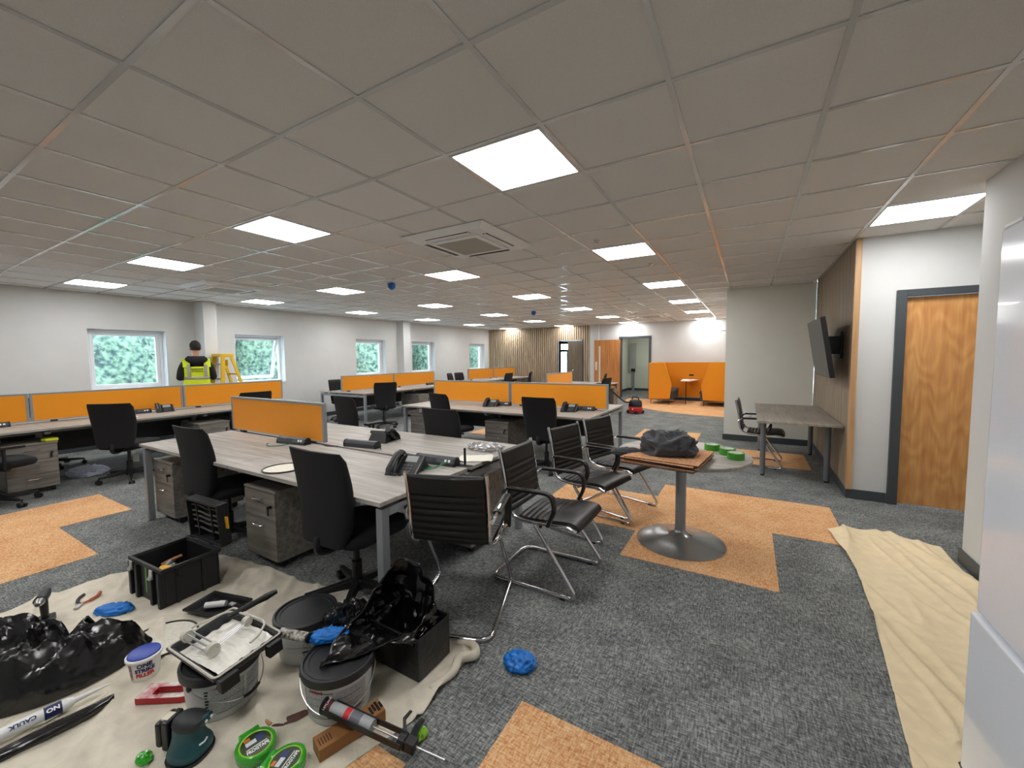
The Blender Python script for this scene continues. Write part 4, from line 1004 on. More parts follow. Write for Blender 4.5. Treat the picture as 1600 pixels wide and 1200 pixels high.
P = coons([(-3.85, .05), (-2.6, 0), (-1.3, .1)], [(-3.6, 1.46), (-3.3, 1.5), (-2.85, 1.53), (-2.6, 1.56), (-2.38, 1.6), (-2.05, 1.66), (-1.75, 1.6), (-1.45, 1.62), (-1.17, 1.62)],
          [(-3.85, .05), (-3.82, .46), (-3.77, .83), (-3.76, 1.05), (-3.6, 1.46)], [(-1.3, .1), (-1.26, .7), (-1.24, .9), (-1.15, 1.2), (-1.17, 1.4), (-1.17, 1.62)], 210, 120, folds(3, (.55, .83), 1.2, .03))
o = MB().grid(P).build('dust_sheet', m_sheetL, smooth='all', solid=.002); tag(o, 'cream cotton dust sheet spread under the paint buckets and tool box', 'dust sheet')
o = MB().tube(smooth_path([(-1.2, 1.3, .018), (-1.17, 1.42, .022), (-1.19, 1.5, .03), (-1.14, 1.56, .03), (-1.2, 1.62, .025), (-1.28, 1.6, .018)], 8), [.012 + .012 * sin(pi * k / 40) for k in range(41)], 10).build('sheet_hem', m_sheetL, o, smooth='all')
FLAT.clear(); FLAT += [(1.05, 1.7, .46)]
P = coons([(.42, .6), (.56, .6), (.695, .6)], [(.61, 4.29), (.75, 4.36), (.93, 4.42), (1.15, 4.36), (1.3, 4.27)], [(.42, .6), (.5, 1.4), (.55, 1.95), (.615, 2.6), (.655, 3.1), (.675, 3.55), (.61, 4.29)],
          [(.695, .6), (.69, 1.6), (.695, 2.02), (.85, 2.12), (1.28, 2.25), (1.31, 3.2), (1.3, 4.27)], 70, 230, folds(11, (.97, .2), 1.0, .034))
o = MB().grid(P).build('dust_sheet', m_sheetR, smooth='all', solid=.002); tag(o, 'tan cotton dust sheet on the carpet along the wall beside the fridge freezer', 'dust sheet')
SZ = .0065

# ------------------------------------------------------------------ paint buckets
m_bk = mat('bucket_white', (206, 208, 210), .45, var=.03, scale=20); m_bl = mat('bucket_lid', (34, 36, 38), .45, var=.1, scale=30)
m_brand = mat('print_red', (168, 34, 40), .5); m_ink = mat('print_black', (30, 30, 34), .5); m_wire = mat('wire', (205, 205, 205), .3, metal=.8)
m_panel = mat('print_grey', (170, 172, 174), .5, var=.2, scale=160)
def bucket(label, loc, rz, front):
    t = thing('paint_bucket', label, 'paint bucket', loc, rz)
    MB().lathe([(.001, 0), (.122, 0), (.126, .006), (.138, .17), (.14, .19), (.001, .19)], 56).build('tub', m_bk, t, smooth=True)
    MB().lathe([(.143, .17), (.149, .173), (.151, .2), (.149, .207), (.139, .209), (.135, .2), (.001, .2)], 56).build('lid', m_bl, t, smooth=True)
    MB().lathe([(.128, .2), (.13, .203), (.118, .2035), (.116, .2)], 56, cap=False).build('lid_rim', m_bl, t, smooth=True)
    h = [(.15 * cos(a), -.15 * sin(a), .165 - .1 * sin(a)) for a in [pi * k / 24 for k in range(25)]]
    MB().tube([(x, y - .004 * (1 if 0 < i < 24 else 0), z) for i, (x, y, z) in enumerate(h)], .0022, 6).build('wire_handle', m_wire, t, smooth=True)
    g = h[10:15]; MB().tube([(x, y - .006, z) for x, y, z in g], .006, 8).build('handle_grip', M_BLACKP, t, smooth=True)
    for s in (-1, 1): MB().sphere((s * .148, 0, .165), .013, 10, 6, (.5, 1, 1)).build('handle_lug', M_BLACKP, t, smooth=True)
    def lab(body, size, m, ang, z, bold=0, sx=1):
        a = RAD(ang); z *= .82; R_ = .1262 + .0122 * z / .17 + .0008
        M_ = Matrix.Rotation(a, 4, 'Z') @ Matrix.Translation((0, -R_, z)) @ Matrix.Rotation(RAD(90 + 4), 4, 'X')
        text_mesh('lettering', body, size, m, t, M_, .0003, R_, sx=sx, bold=bold)
    def strip(m, a0, a1, z0, z1, name='print', n=14):
        P_ = []
        for z in (z0 * .82, z1 * .82):
            R_ = .1262 + .0122 * z / .17 + .0010
            P_.append([(R_ * sin(RAD(a0 + (a1 - a0) * k / n)), -R_ * cos(RAD(a0 + (a1 - a0) * k / n)), z) for k in range(n + 1)])
        MB().grid(P_).build(name, m, t, smooth='all')
    f = front
    if f == 'brand':
        lab('Leyland', .036, m_brand, 0, .158, .001)
        strip(m_ink, -52, 52, .115, .117); lab('TRADE', .012, m_ink, 0, .142)
        lab('Contract', .018, m_ink, -2, .125); lab('Matt', .018, m_ink, -8, .1); strip(m_ink, -18, 30, .078, .09); lab('White', .012, m_ink, 0, .05)
    else:
        lab('Leyland', .02, m_brand, -38, .176, .0006)
        for (a0, a1, z0, z1) in ((-60, -8, .05, .18), (-4, 50, .1, .18), (-4, 50, .03, .09)): strip(m_panel, a0, a1, z0, z1, 'small_print')
        for z0 in (.04, .105, .145, .178): strip(m_ink, -54, -8, z0 + .0012, z0 + .004)
        for z0 in (.1, .14): strip(m_ink, -2, 40, z0 + .0012, z0 + .0045)
        strip(m_ink, 2, 44, .048, .06)
        for k in range(9): strip(m_ink, -69, -64.5 + (k % 3), .035 + .0165 * k, .044 + .0165 * k, n=3)
    return t
bucket('white paint bucket with plain black lid, rearmost of the three', (-1.94, 1.195, SZ), RAD(66), 'brand')
bucket('white paint bucket under the black bin bag, black lid, wire handle hanging', (-1.511, 1.068, SZ), RAD(52), 'print')
bucket('white paint bucket carrying the paint filled roller tray', (-1.97, .82, SZ), RAD(108), 'print')

# roller tray full of paint, roller cage, brush-like handle
m_paint = mat('wet_paint', (236, 234, 224), .22, var=.02, scale=10, bump=.25, bscale=26)
m_paintd = mat('dry_paint', (208, 204, 192), .6, var=.06, scale=60, bump=.2, bscale=80)
m_tray = mat('tray_grey_black', (58, 60, 62), .5, rgb2=(36, 37, 39), scale=30)
T_ = thing('roller_tray', 'black roller tray full of white paint resting on a bucket', 'paint tray', (-1.955, .835, .222), RAD(0))
T_.rotation_euler = (RAD(5), RAD(1.5), RAD(3))
def traymesh(w, d, h, t_=.006):
    m = MB(); sect = []
    def ring(w_, d_, z_, tap): return [(-w_ * tap, -d_, z_), (w_ * tap, -d_, z_), (w_, d_, z_), (-w_, d_, z_)]
    rs = [ring(w * .86, d * .88, 0, .95), ring(w, d, h, .97), ring(w + .014, d + .014, h, .97), ring(w + .014, d + .014, h - .012, .97), ring(w + .012, d + .012, h - .012, .97), ring(w - .004, d - .004, h - .004, .97), ring(w * .86 - .004, d * .88 - .004, t_, .95)]
    m.rings([rs[0], rs[1], rs[4], rs[3], rs[2], rs[5], rs[6]]); return m
traymesh(.175, .125, .055).build('tray', m_tray, T_, bev=.004)
P = [[(-.162 + .324 * i / 40, -.112 + .224 * j / 30, .02 + .026 * min(1, i / 26) + .0035 * sin(j * 1.1 + sin(i * .2) * 1.5) * (1 if i > 12 else .3) + .004 * noise.noise(Vector((i * .3, j * .3, 0)))) for i in range(41)] for j in range(31)]
MB().grid(P).build('paint', m_paint, T_, smooth='all')
rim = round_path([(-.182, -.134, .056), (.182, -.134, .056), (.186, .136, .056), (-.186, .136, .056)], .02, 4, True)
MB().tube(rim, [.004 + .004 * abs(noise.noise(Vector((k * .7, 0, 0)))) for k in range(len(rim))], 6, closed=True).build('paint_smears', m_paintd, T_, smooth=True)
MB().box(.18, .215, -.13, -.06, -.005, .05).build('hook', M_BLACKP, T_, bev=.004); MB().box(.18, .215, .06, .12, -.005, .05).build('hook', M_BLACKP, T_, bev=.004)
t = thing('paint_roller', 'white wire roller frame with black handle lying across the full paint tray', 'paint roller', (-1.955, .835, .30), 0)
c1, c2, c3 = Vector((-.14, -.085, -.004)), Vector((.045, -.07, -.008)), Vector((-.0, .085, .0))
for k in range(6):
    a = 2 * pi * k / 6; off = Vector((0, .021 * cos(a), .021 * sin(a)))
    MB().tube([c1 + off, c2 + off], .0024, 6).build('cage_wire', m_wire, t, smooth=True)
for a in (-1, 0, 1): MB().tube([c2 + Vector((a * .012, .01, .006)), c3 + Vector((a * .012, 0, .006))], .0026, 6).build('frame_rod', m_wire, t, smooth=True)
for c in (c1, c2): MB().cyl(c - Vector((.012, 0, 0)), c + Vector((.012, 0, 0)), .026, n=18).build('end_cap', m_paintd, t, smooth=True)
MB().cyl(c3 - Vector((.012, 0, -.006)), c3 + Vector((.012, .004, .006)), .02, n=16).build('end_cap', m_paintd, t, smooth=True)
MB().tube(round_path([c1 + Vector((-.015, 0, 0)), (-.165, -.06, .01), (-.12, .06, .03), (-.05, .09, .03), (.0, .1, .02)], .03), .0045, 8).build('bent_wire', m_paintd, t, smooth=True)
MB().tube(round_path([(-.05, .1, .025), (.1, .12, .02), (.15, .06, .01), (.16, .02, .005)], .03), .005, 8).build('bent_wire', m_paintd, t, smooth=True)
MB().tube([(-.085, .05, .02), (-.07, .09, .03), (-.055, .16, .042), (-.05, .2, .046)], [.012, .015, .013, .016], 12).tube([(-.05, .2, .046), (-.045, .25, .052)], [.017, .012], 12).build('handle', M_BLACKP, t, smooth=True)
t = thing('paint_roller', 'paint smeared roller sticking out between tray and blue glove', 'paint roller', (-1.775, 1.03, .236), RAD(14))
MB().cyl((-.07, 0, 0), (.08, 0, .004), .021, n=20).build('sleeve', mat('fleece_paint', (222, 216, 204), .8, rgb2=(60, 58, 56), scale=45, bump=.5, bscale=120), t, smooth=True)
MB().cyl((.081, 0, .004), (.088, 0, .004), .0215, n=20).build('end_cap', M_BLACKP, t, smooth=True)
MB().tube([(-.07, 0, 0), (-.12, -.01, .0), (-.15, -.04, 0)], .012, 8).build('grip', M_BLACKP, t, smooth=True)

m_glove = mat('glove_blue', (18, 118, 206), .45, var=.12, scale=30)
def glove(label, loc, rx, ry, rz_, seed, rot=0):
    o = crumpled('nitrile_glove', m_glove, rx, ry, rz_, seed, loc, .4, 7, 44, 26, rot); tag(o, label, 'glove')
    for k in range(3):
        a = 1.2 * k + seed
        f = MB().tube(smooth_path([(rx * .5 * cos(a), ry * .5 * sin(a), rz_ * .6), (rx * .95 * cos(a), ry * .95 * sin(a), rz_ * .5), (rx * 1.25 * cos(a + .3), ry * 1.25 * sin(a + .3), .012)], 5), [.013] * 10 + [.008], 8)
        f.build('finger', m_glove, o, smooth='all')
    return o
glove('crumpled blue glove lying alone on the grey carpet', (-.93, 1.64, .003), .065, .055, .035, 2)
glove('crumpled blue glove on the dust sheet between tool box and bin bag', (-3.24, .81, SZ), .085, .045, .03, 6, .6)
glove('crumpled blue glove on the lid of the bucket under the bin bag', (-1.64, 1.115, .216), .07, .035, .03, 4, .75)

# filler tub
t = thing('filler_tub', 'small white filler tub with a blue lid on the dust sheet', 'tub', (-2.455, .705, SZ), RAD(72))
MB().lathe([(.001, 0), (.05, 0), (.052, .004), (.062, .1), (.062, .103), (.001, .103)], 40).build('tub', mat('tub_white', (232, 232, 230), .4), t, smooth=True)
MB().lathe([(.066, .093), (.069, .096), (.069, .105), (.064, .108), (.001, .108)], 40).build('rim', mat('rim_white', (236, 236, 236), .4), t, smooth=True)
MB().lathe([(.062, .1085), (.061, .113), (.055, .111), (.001, .11)], 40).build('lid', mat('lid_blue', (34, 66, 170), .35), t, smooth=True)
m_nav = mat('print_navy', (28, 40, 96), .5); m_rd = mat('print_bright_red', (206, 42, 48), .5)
for body, sz, m_, z in (('ONE', .027, m_nav, .068), ('STRIKE', .024, m_nav, .045), ('FILLER', .024, m_rd, .022)):
    R_ = .0524 + .0105 * z / .1 + .0008
    text_mesh('lettering', body, sz, m_, t, Matrix.Translation((0, -R_, z)) @ Matrix.Rotation(RAD(96), 4, 'X'), .0003, R_, bold=.0012)
for k in range(7):
    for q in range(2):
        a = RAD(-62 + 9 * q); z = .014 + .0105 * k; R_ = .0528 + .0105 * z / .1 + .0008
        MB().grid([[(R_ * sin(a + b), -R_ * cos(a + b), zz) for b in (-.05, .05)] for zz in (z, z + .008)]).build('print', m_nav if k % 3 else m_rd, t)

rimmed_disc('reflector_disc', 'large white disc with black rim on the dust sheet behind the filler tub', (-2.66, .83, SZ + .012), .16)

# red saw-shaped tool on the sheet
t = thing('hand_saw', 'red and white open handled tool on the sheet beside the filler tub', 'tool', (-2.2, .7, SZ + .001), RAD(36))
m_sred = mat('tool_red', (176, 24, 36), .35)
m = MB()
outer = [(-.11, -.035), (.08, -.045), (.17, -.03), (.17, .035), (.08, .04), (-.1, .05)]
inner = [(-.05, -.018), (.06, -.022), (.12, -.012), (.12, .015), (.06, .02), (-.05, .024)]
for z0, z1, mm in ((0, .028, m_sred), (.028, .0295, mat('tool_white', (228, 222, 218), .4, rgb2=(176, 24, 36), scale=20))):
    m = MB(); i0 = [m._v((x, y, z0)) for x, y in outer]; j0 = [m._v((x, y, z0)) for x, y in inner]; i1 = [m._v((x, y, z1)) for x, y in outer]; j1 = [m._v((x, y, z1)) for x, y in inner]; n = 6
    for k in range(n):
        l = (k + 1) % n
        m.face((i0[k], i0[l], i1[l], i1[k])); m.face((j0[l], j0[k], j1[k], j1[l])); m.face((i1[k], i1[l], j1[l], j1[k])); m.face((i0[l], i0[k], j0[k], j0[l]))
    m.build('body' if z0 == 0 else 'face_plate', mm, t, bev=.004 if z0 == 0 else 0)

# battery sander
m_teal = mat('sander_teal', (22, 74, 82), .42, var=.06, scale=20)
t = thing('palm_sander', 'teal and black cordless palm sander on the dust sheet', 'sander', (-1.80, .63, SZ), RAD(113)); t.scale = (1.12, 1.12, 1.12)
def blob(rows): 
    return MB().rings([[(cx + w * math.copysign(abs(cos(2 * pi * k / 24)) ** .8, cos(2 * pi * k / 24)), cy + d * math.copysign(abs(sin(2 * pi * k / 24)) ** .8, sin(2 * pi * k / 24)), z) for k in range(24)] for cx, cy, w, d, z in rows])
blob([(0, 0, .062, .062, .0), (0, 0, .064, .064, .012)]).build('sanding_pad', M_BLACKP, t, smooth=True)
blob([(0, 0, .058, .058, .013), (0, 0, .06, .06, .03), (0, 0, .056, .056, .04), (0, .003, .046, .048, .058), (0, .004, .04, .042, .08), (0, .002, .038, .045, .1), (0, 0, .036, .042, .108)]).build('body', m_teal, t, smooth=True, angle=60)
blob([(0, -.002, .037, .047, .104), (0, -.006, .04, .054, .118), (0, -.008, .036, .052, .132), (0, -.008, .02, .03, .139)]).build('grip_cap', mat('rubber_dark', (40, 44, 46), .6), t, smooth=True, angle=60)
MB().sphere((.012, -.055, .121), .02, 14, 8, (1.3, .4, .8)).build('button_panel', m_teal, t, smooth=True)
for x in (.002, .022): MB().cyl((x, -.0635, .121), (x, -.066, .121), .005, n=12).build('button', M_WHITEP, t)
MB().box(-.033, .033, .05, .075, .03, .13).build('battery', M_BLACKP, t, bev=.006)
MB().box(-.034, .034, .075, .098, .04, .125).build('battery_back', M_BLACKP, t, bev=.008)
MB().box(-.02, .012, .06, .085, .1255, .1315).build('battery_label', mat('label_cream', (220, 214, 190), .5), t)
MB().tube([(-.015, -.05, .05), (0, -.054, .048), (.015, -.05, .05)], .003, 6).build('maker_mark', M_WHITEP, t, smooth=True)

# tape rolls in green packaging
m_grn = mat('pack_green', (52, 168, 40), .25, trans=.0, coat=.5); m_lime = mat('pack_lime', (150, 210, 50), .3)
def tape_pack(label, loc, rz, tilt):
    t = thing('tape_roll', label, 'tape', loc, rz); t.rotation_euler = (tilt, 0, rz)
    MB().lathe([(.001, 0), (.062, 0), (.066, .004), (.068, .03), (.066, .038), (.06, .041), (.056, .036), (.001, .036)], 48).build('case', m_grn, t, smooth=True, angle=50)
    MB().lathe([(.0555, .0365), (.05, .0368), (.001, .0368)], 40).build('insert', mat('insert_dark', (44, 60, 34), .4), t)
    MB().lathe([(.056, .037), (.053, .039), (.05, .0372)], 40, cap=False).build('inner_ring', m_lime, t, smooth=True)
    text_mesh('lettering', 'FROGTAPE', .019, M_WHITEP, t, Matrix.Translation((0, -.03, .0372)), .0003, sx=.8, bold=.0006)
    MB().box(-.035, .035, -.012, -.009, .0368, .0376).build('print', M_WHITEP, t)
    MB().box(-.03, .005, .004, .022, .0368, .0376).build('print', mat('swatch_white', (214, 220, 226), .4), t)
    MB().box(.006, .03, .004, .03, .0368, .0376).build('print', mat('swatch_blue', (44, 58, 120), .4), t)
    MB().box(-.03, -.01, .026, .04, .0368, .0376).build('print', mat('swatch_orange', (214, 120, 40), .4), t)
    MB().box(-.035, .035, .055, .082, 0, .034).build('hanger', m_grn, t, bev=.004)
    return t
tape_pack('green packaged tape roll, the larger looking of two beside the sander', (-1.585, .755, SZ + .004), RAD(80), RAD(4))
tape_pack('green packaged tape roll at the bottom edge of the photo', (-1.42, .775, SZ + .004), RAD(110), RAD(-4))

# brown box and cartridge gun
m_card = mat('cardboard', (150, 104, 56), .7, var=.05, scale=8)
t = thing('cardboard_box', 'narrow brown cardboard box under the sealant gun', 'box', (-1.335, .985, SZ), RAD(73))
MB().box(-.13, .13, -.038, .038, 0, .048).build('carton', m_card, t, bev=.002)
MB().box(.02, .06, -.03, .02, .0482, .0486).build('print', M_BLACKP, t)
for k in range(4): MB().box(.078 + k * .014, .088 + k * .014, -.024 + .008 * (k % 2), .018 + .006 * (k % 3), .0482, .0488).build('print', M_BLACKP, t)
for k in range(5): MB().box(-.12 + k * .01, -.116 + k * .01, -.02, .016, .0482, .0486).build('print', mat('print_brown', (70, 44, 26), .6), t)
t = thing('sealant_gun', 'black cartridge gun with grey and red cartridge lying over the brown box', 'sealant gun', (-1.265, .985, .092)); t.rotation_euler = (RAD(0), RAD(7), RAD(12))
MB().cyl((-.165, 0, 0), (.05, 0, 0), .0245, n=28).build('cartridge', mat('cartridge_grey', (172, 176, 178), .3), t, smooth=True)
MB().cyl((-.075, 0, 0), (-.05, 0, 0), .0249, n=28).build('red_band', m_rd, t, smooth=True)
MB().cyl((-.17, 0, 0), (-.14, 0, 0), .0256, n=28).build('cartridge_end', mat('maroon', (92, 34, 40), .4), t, smooth=True)
MB().cyl((-.045, 0, 0), (-.0, 0, 0), .0249, n=28).build('grey_band', mat('band_grey', (110, 112, 122), .4), t, smooth=True)
text_mesh('lettering', 'LEYLAND', .012, M_WHITEP, t, frame((-.155, -.01, .0246), (0, .93, .37), (-1, 0, 0)), .0003)
MB().tube([(-.175, .028 * cos(a), .028 * sin(a)) for a in [2 * pi * k / 20 for k in range(20)]], .006, 6, closed=True).build('front_ring', M_BLACKP, t, smooth=True)
MB().box(-.175, .19, -.03, -.025, -.012, .012).build('rail', M_BLACKP, t, bev=.001); MB().box(-.175, .19, .025, .03, -.012, .012).build('rail', M_BLACKP, t, bev=.001)
MB().cyl((.17, 0, 0), (.2, 0, 0), .028, n=24).box(.19, .24, -.02, .02, -.02, .02).build('gun_body', M_BLACKP, t, bev=.003)
MB().cyl((.05, 0, 0), (.36, 0, 0), .004, n=10).build('plunger_rod', m_wire, t, smooth=True)
MB().rings([[(x + c * w, y, z + d * w) for c, d in ((-1, -.5), (1, -.5), (1, .5), (-1, .5))] for x, y, z, w in ((.21, .02, 0, .014), (.2, .08, -.01, .012), (.19, .14, -.04, .01))]).build('handle', M_BLACKP, t, bev=.002)
MB().rings([[(x + c * w, y, z + d * w) for c, d in ((-1, -.6), (1, -.6), (1, .6), (-1, .6))] for x, y, z, w in ((.18, .02, 0, .008), (.15, .06, .02, .007), (.155, .1, .02, .006))]).build('trigger', M_BLACKP, t, bev=.002)
o = crumpled('tape_scrap', m_lime, .02, .03, .02, 8, (-1.09, 1.115, .003), .4, 6, 20, 12, sharp=True); tag(o, 'small crumpled green tape scrap on the grey carpet by the sealant gun', 'tape scrap')
o = crumpled('tape_scrap', m_grn, .03, .02, .015, 5, (-1.92, .53, SZ), .4, 6, 20, 12, sharp=True); tag(o, 'small green scrap on the dust sheet below the sander', 'tape scrap')
# filling knife
t = thing('filling_knife', 'filling knife with rusty brown curved blade and wooden handle', 'knife', (-1.62, .9, SZ), RAD(62))
m = MB(); m.hexa([(-.06, -.008, .002), (-.02, -.028, .002), (.03, -.032, .002), (.075, -.02, .002), (.082, .0, .002), (.06, .008, .002), (-.04, .01, .002)], [(-.06, -.006, .006), (-.02, -.028, .004), (.03, -.032, .004), (.075, -.02, .004), (.082, .0, .004), (.06, .008, .006), (-.04, .01, .006)])
m.build('blade', mat('rusty_blade', (92, 58, 50), .6, var=.25, scale=40), t)
MB().tube([(-.06, 0, .008), (-.09, .035, .012), (-.1, .1, .014)], [.007, .011, .009], 12).build('handle', mat('knife_wood', (190, 144, 104), .6, var=.1, scale=10), t, smooth=True)
MB().tube([(-.098, .098, .014), (-.1, .115, .015)], [.0105, .0115], 12).build('end_cap', M_CHROME, t, smooth=True)

# small tray with contents
t = thing('paint_tray', 'small black plastic tray with a white roller inside, beside the tool box', 'paint tray', (-2.72, 1.13, SZ), RAD(14))
m = traymesh(.14, .085, .035); m.build('tray', M_BLACKP, t, bev=.003)
MB().cyl((-.06, -.03, .03), (.04, .02, .03), .018, n=16).build('mini_roller', M_WHITEP, t, smooth=True); MB().box(-.04, .0, .02, .05, .01, .02).box(.04, .08, .03, .055, .01, .02).build('sachet', mat('sachet', (190, 190, 186), .4), t)

# ------------------------------------------------------------------ tool box with open lid
m_tb = mat('toolbox_black', (26, 27, 29), .5, var=.15, scale=20)
t = thing('tool_box', 'open black tool box with steel latches on the dust sheet', 'tool box', (-3.22, 1.115, SZ), RAD(3))
w, d, h = .2, .155, .23; q = .012
MB().box(-w, w, -d, -d + q, 0, h).box(-w, w, d - q, d, 0, h).box(-w, -w + q, -d + q, d - q, 0, h).box(w - q, w, -d + q, d - q, 0, h).box(-w + q, w - q, -d + q, d - q, 0, .012).build('body', m_tb, t, bev=.003)
MB().box(-w - .012, w + .012, -d - .012, -d + .006, h - .012, h + .01).box(-w - .012, w + .012, d - .006, d + .012, h - .012, h + .01).box(-w - .012, -w + .006, -d + .006, d - .006, h - .012, h + .01).box(w - .006, w + .012, -d + .006, d - .006, h - .012, h + .01).build('rim', m_tb, t, bev=.003)
for x in (-.185, -.1, .09, .185):
    MB().box(x - .014, x + .014, -d - .02, -d, 0, h - .015).build('rib', m_tb, t, bev=.003)
for y in (-.08, .06): MB().box(w, w + .008, y - .01, y + .01, 0, h - .015).build('rib', m_tb, t, bev=.002)
for x in (-.13, .13):
    MB().rings([[(x - .018, -d - .024, z), (x + .018, -d - .024, z), (x + .018, -d - .024 - e, z), (x - .018, -d - .024 - e, z)] for z, e in ((h + .004, .006), (h - .03, .008), (h - .05, .02))]).build('latch', m_wire, t, bev=.002)
MB().box(-.012, .006, -d - .003, -d, .05, h - .02).build('tape_stripe', mat('stripe_green', (110, 150, 80), .6), t)
L_ = MB().box(-.2, .2, 0, .29, -.07, -.06).box(-.2, -.185, 0, .29, -.06, .0).box(.185, .2, 0, .29, -.06, .0).box(-.185, .185, .275, .29, -.06, 0).box(-.185, .185, 0, .015, -.06, 0).build('lid', m_tb, t, bev=.003, loc=(0, d + .02, h + .005), rot=(RAD(94), 0, 0))
for y in (.07, .12, .155, .19, .235): MB().tube(smooth_path([(-.18, y, -.03), (-.09, y + .006, -.03), (0, y - .008, -.035), (.09, y + .004, -.03), (.18, y, -.03)], 4), .006, 4).build('lid_rib', mat('rib_dusty', (92, 90, 84), .7), L_)
for x in (-.11, .07): MB().box(x - .006, x + .006, .015, .275, -.06, -.02).build('lid_rib', m_tb, L_)
MB().box(.2, .225, .12, .2, -.05, -.04).build('yellow_clip', mat('clip_yellow', (230, 176, 40), .45), L_)
m_yel = mat('tool_yellow', (232, 172, 20), .4)
t2 = thing('cordless_drill', 'yellow and black power tool lying in the open tool box', 'drill', (-3.1, 1.03, .085), RAD(14))
MB().rings([[(x, r_ * cos(a), .1 + r_ * sin(a)) for a in [2 * pi * k / 14 for k in range(14)]] for x, r_ in ((-.07, .02), (-.05, .034), (.04, .036), (.06, .026))]).build('housing', m_yel, t2, smooth=True)
MB().cyl((.06, 0, .1), (.1, 0, .1), .018, .012).build('chuck', M_BLACKP, t2, smooth=True)
MB().box(-.05, -.01, -.018, .018, .0, .09).build('handle', M_BLACKP, t2, bev=.006)
t2 = thing('hand_tools', 'tangle of brass coloured tools heaped in the open tool box', 'tools', (-3.24, 1.12, .02), 0)
rt = random.Random(7)
for k in range(9):
    a = rt.uniform(0, pi); x, y = rt.uniform(-.08, .08), rt.uniform(-.08, .06); z0 = rt.uniform(.06, .17); ln = rt.uniform(.05, .09)
    MB().tube(round_path([(x - ln * cos(a), y - ln * sin(a), z0), (x, y, z0 + .02), (x + ln * cos(a), y + ln * sin(a), z0 + rt.uniform(.03, .09))], .02), rt.choice([.006, .009, .012]), 8).build('tool_bar', rt.choice([mat('brass', (176, 140, 84), .35, metal=.7), m_wire, M_BLACKP, mat('wood_tool', (170, 120, 70), .6)]), t2, smooth=True)

# ------------------------------------------------------------------ bin with black liner, rubbish bags
m_bag = mat('bag_black', (13, 13, 14), .24, spec=.7)
nt = m_bag.node_tree; _b = nt.nodes['Principled BSDF']; _t = nt.nodes.new('ShaderNodeTexCoord')
_n = nt.nodes.new('ShaderNodeTexNoise'); _n.noise_type = 'RIDGED_MULTIFRACTAL'; _n.inputs['Scale'].default_value = 16; _n.inputs['Detail'].default_value = 2
_p = nt.nodes.new('ShaderNodeBump'); _p.inputs['Strength'].default_value = .8; _p.inputs['Distance'].default_value = .012
nt.links.new(_t.outputs['Object'], _n.inputs['Vector']); nt.links.new(_n.outputs['Fac'], _p.inputs['Height']); nt.links.new(_p.outputs['Normal'], _b.inputs['Normal'])
bn = thing('waste_bin', 'black rectangular bin on the sheet corner by the visitor chair', 'bin', (-1.44, 1.42, SZ + .002), RAD(0))
MB().box(-.165, .165, -.112, -.106, 0, .2).box(-.165, .165, .106, .112, 0, .2).box(-.165, -.159, -.106, .106, 0, .2).box(.159, .165, -.106, .106, 0, .2).box(-.159, .159, -.106, .106, 0, .006).build('body', mat('bin_black', (22, 22, 23), .3, rgb2=(30, 30, 31), scale=12, bump=.3, bscale=30), bn, bev=.002)
MB().tube(round_path([(-.165, -.112, .2), (.165, -.112, .2), (.165, .112, .2), (-.165, .112, .2)], .01, 3, True), .005, 6, closed=True).build('rim', M_BLACKP, bn)
rimpts = [(-1.507, .981, .218), (-1.447, 1.078, .22), (-1.371, 1.186, .23), (-1.318, 1.33, .24), (-1.325, 1.462, .26), (-1.368, 1.518, .3), (-1.445, 1.548, .38), (-1.526, 1.553, .42), (-1.598, 1.49, .42), (-1.571, 1.372, .38), (-1.567, 1.311, .35), (-1.55, 1.25, .31), (-1.578, 1.19, .275), (-1.578, 1.117, .25), (-1.54, 1.02, .228)]
L0 = smooth_path(rimpts + rimpts[:1], 6)[:-1]; n = len(L0)
c0 = Vector((-1.46, 1.3, .3)); bc = Vector((-1.44, 1.42, 0))
rows = []
NR = 26
for j in range(NR + 1):
    v = j / NR; row = []
    for k, p in enumerate(L0):
        a = math.atan2(p.y - c0.y, p.x - c0.x)
        q = bc + Vector((max(-.145, min(.145, .2 * cos(a))), max(-.095, min(.095, .16 * sin(a))), 0))
        # left hump of film behind the mouth
        mid = p.lerp(Vector((q.x, q.y, .2)), .5) + Vector((-.09 * max(0, -cos(a)), .0, .02 * max(0, -cos(a))))
        if v < .5: w = v / .5; z = (p * (1 - w) ** 2 + mid * 2 * w * (1 - w) + Vector((q.x, q.y, .19)) * w * w)
        else:
            w = (v - .5) / .5; z = Vector((q.x, q.y, .19 - .16 * w)) * 1.0; z.x = bc.x + (z.x - bc.x) * (1 - .55 * w * w); z.y = bc.y + (z.y - bc.y) * (1 - .55 * w * w)
        amp = .034 * min(1, .35 + v * 2) * (1 if v < .55 else .35)
        nn = Vector((noise.noise(z * 11), noise.noise(z * 11 + Vector((9, 2, 4))), noise.noise(z * 11 + Vector((3, 7, 1))))) + .75 * Vector((noise.noise(z * 26), noise.noise(z * 26 + Vector((9, 2, 4))), noise.noise(z * 26 + Vector((3, 7, 1)))))
        row.append(z + nn * amp)
    rows.append(row)
o = MB().rings(rows, cap=False).build('bin_bag', m_bag, smooth=True, angle=22, solid=.0012); tag(o, 'wide open crumpled black bin bag hanging from the black bin over a bucket', 'bin bag')
lump = crumpled('loose_film', m_bag, .12, .09, .15, 21, (-1.70, 1.27, .06), .35, 7, 60, 34, rot=.7, sharp=True); lump.parent = o
rr_ = MB().tube([Vector(p) for p in rows[0]], .0035, 5, closed=True).build('bag_edge', m_bag, o, smooth=True)
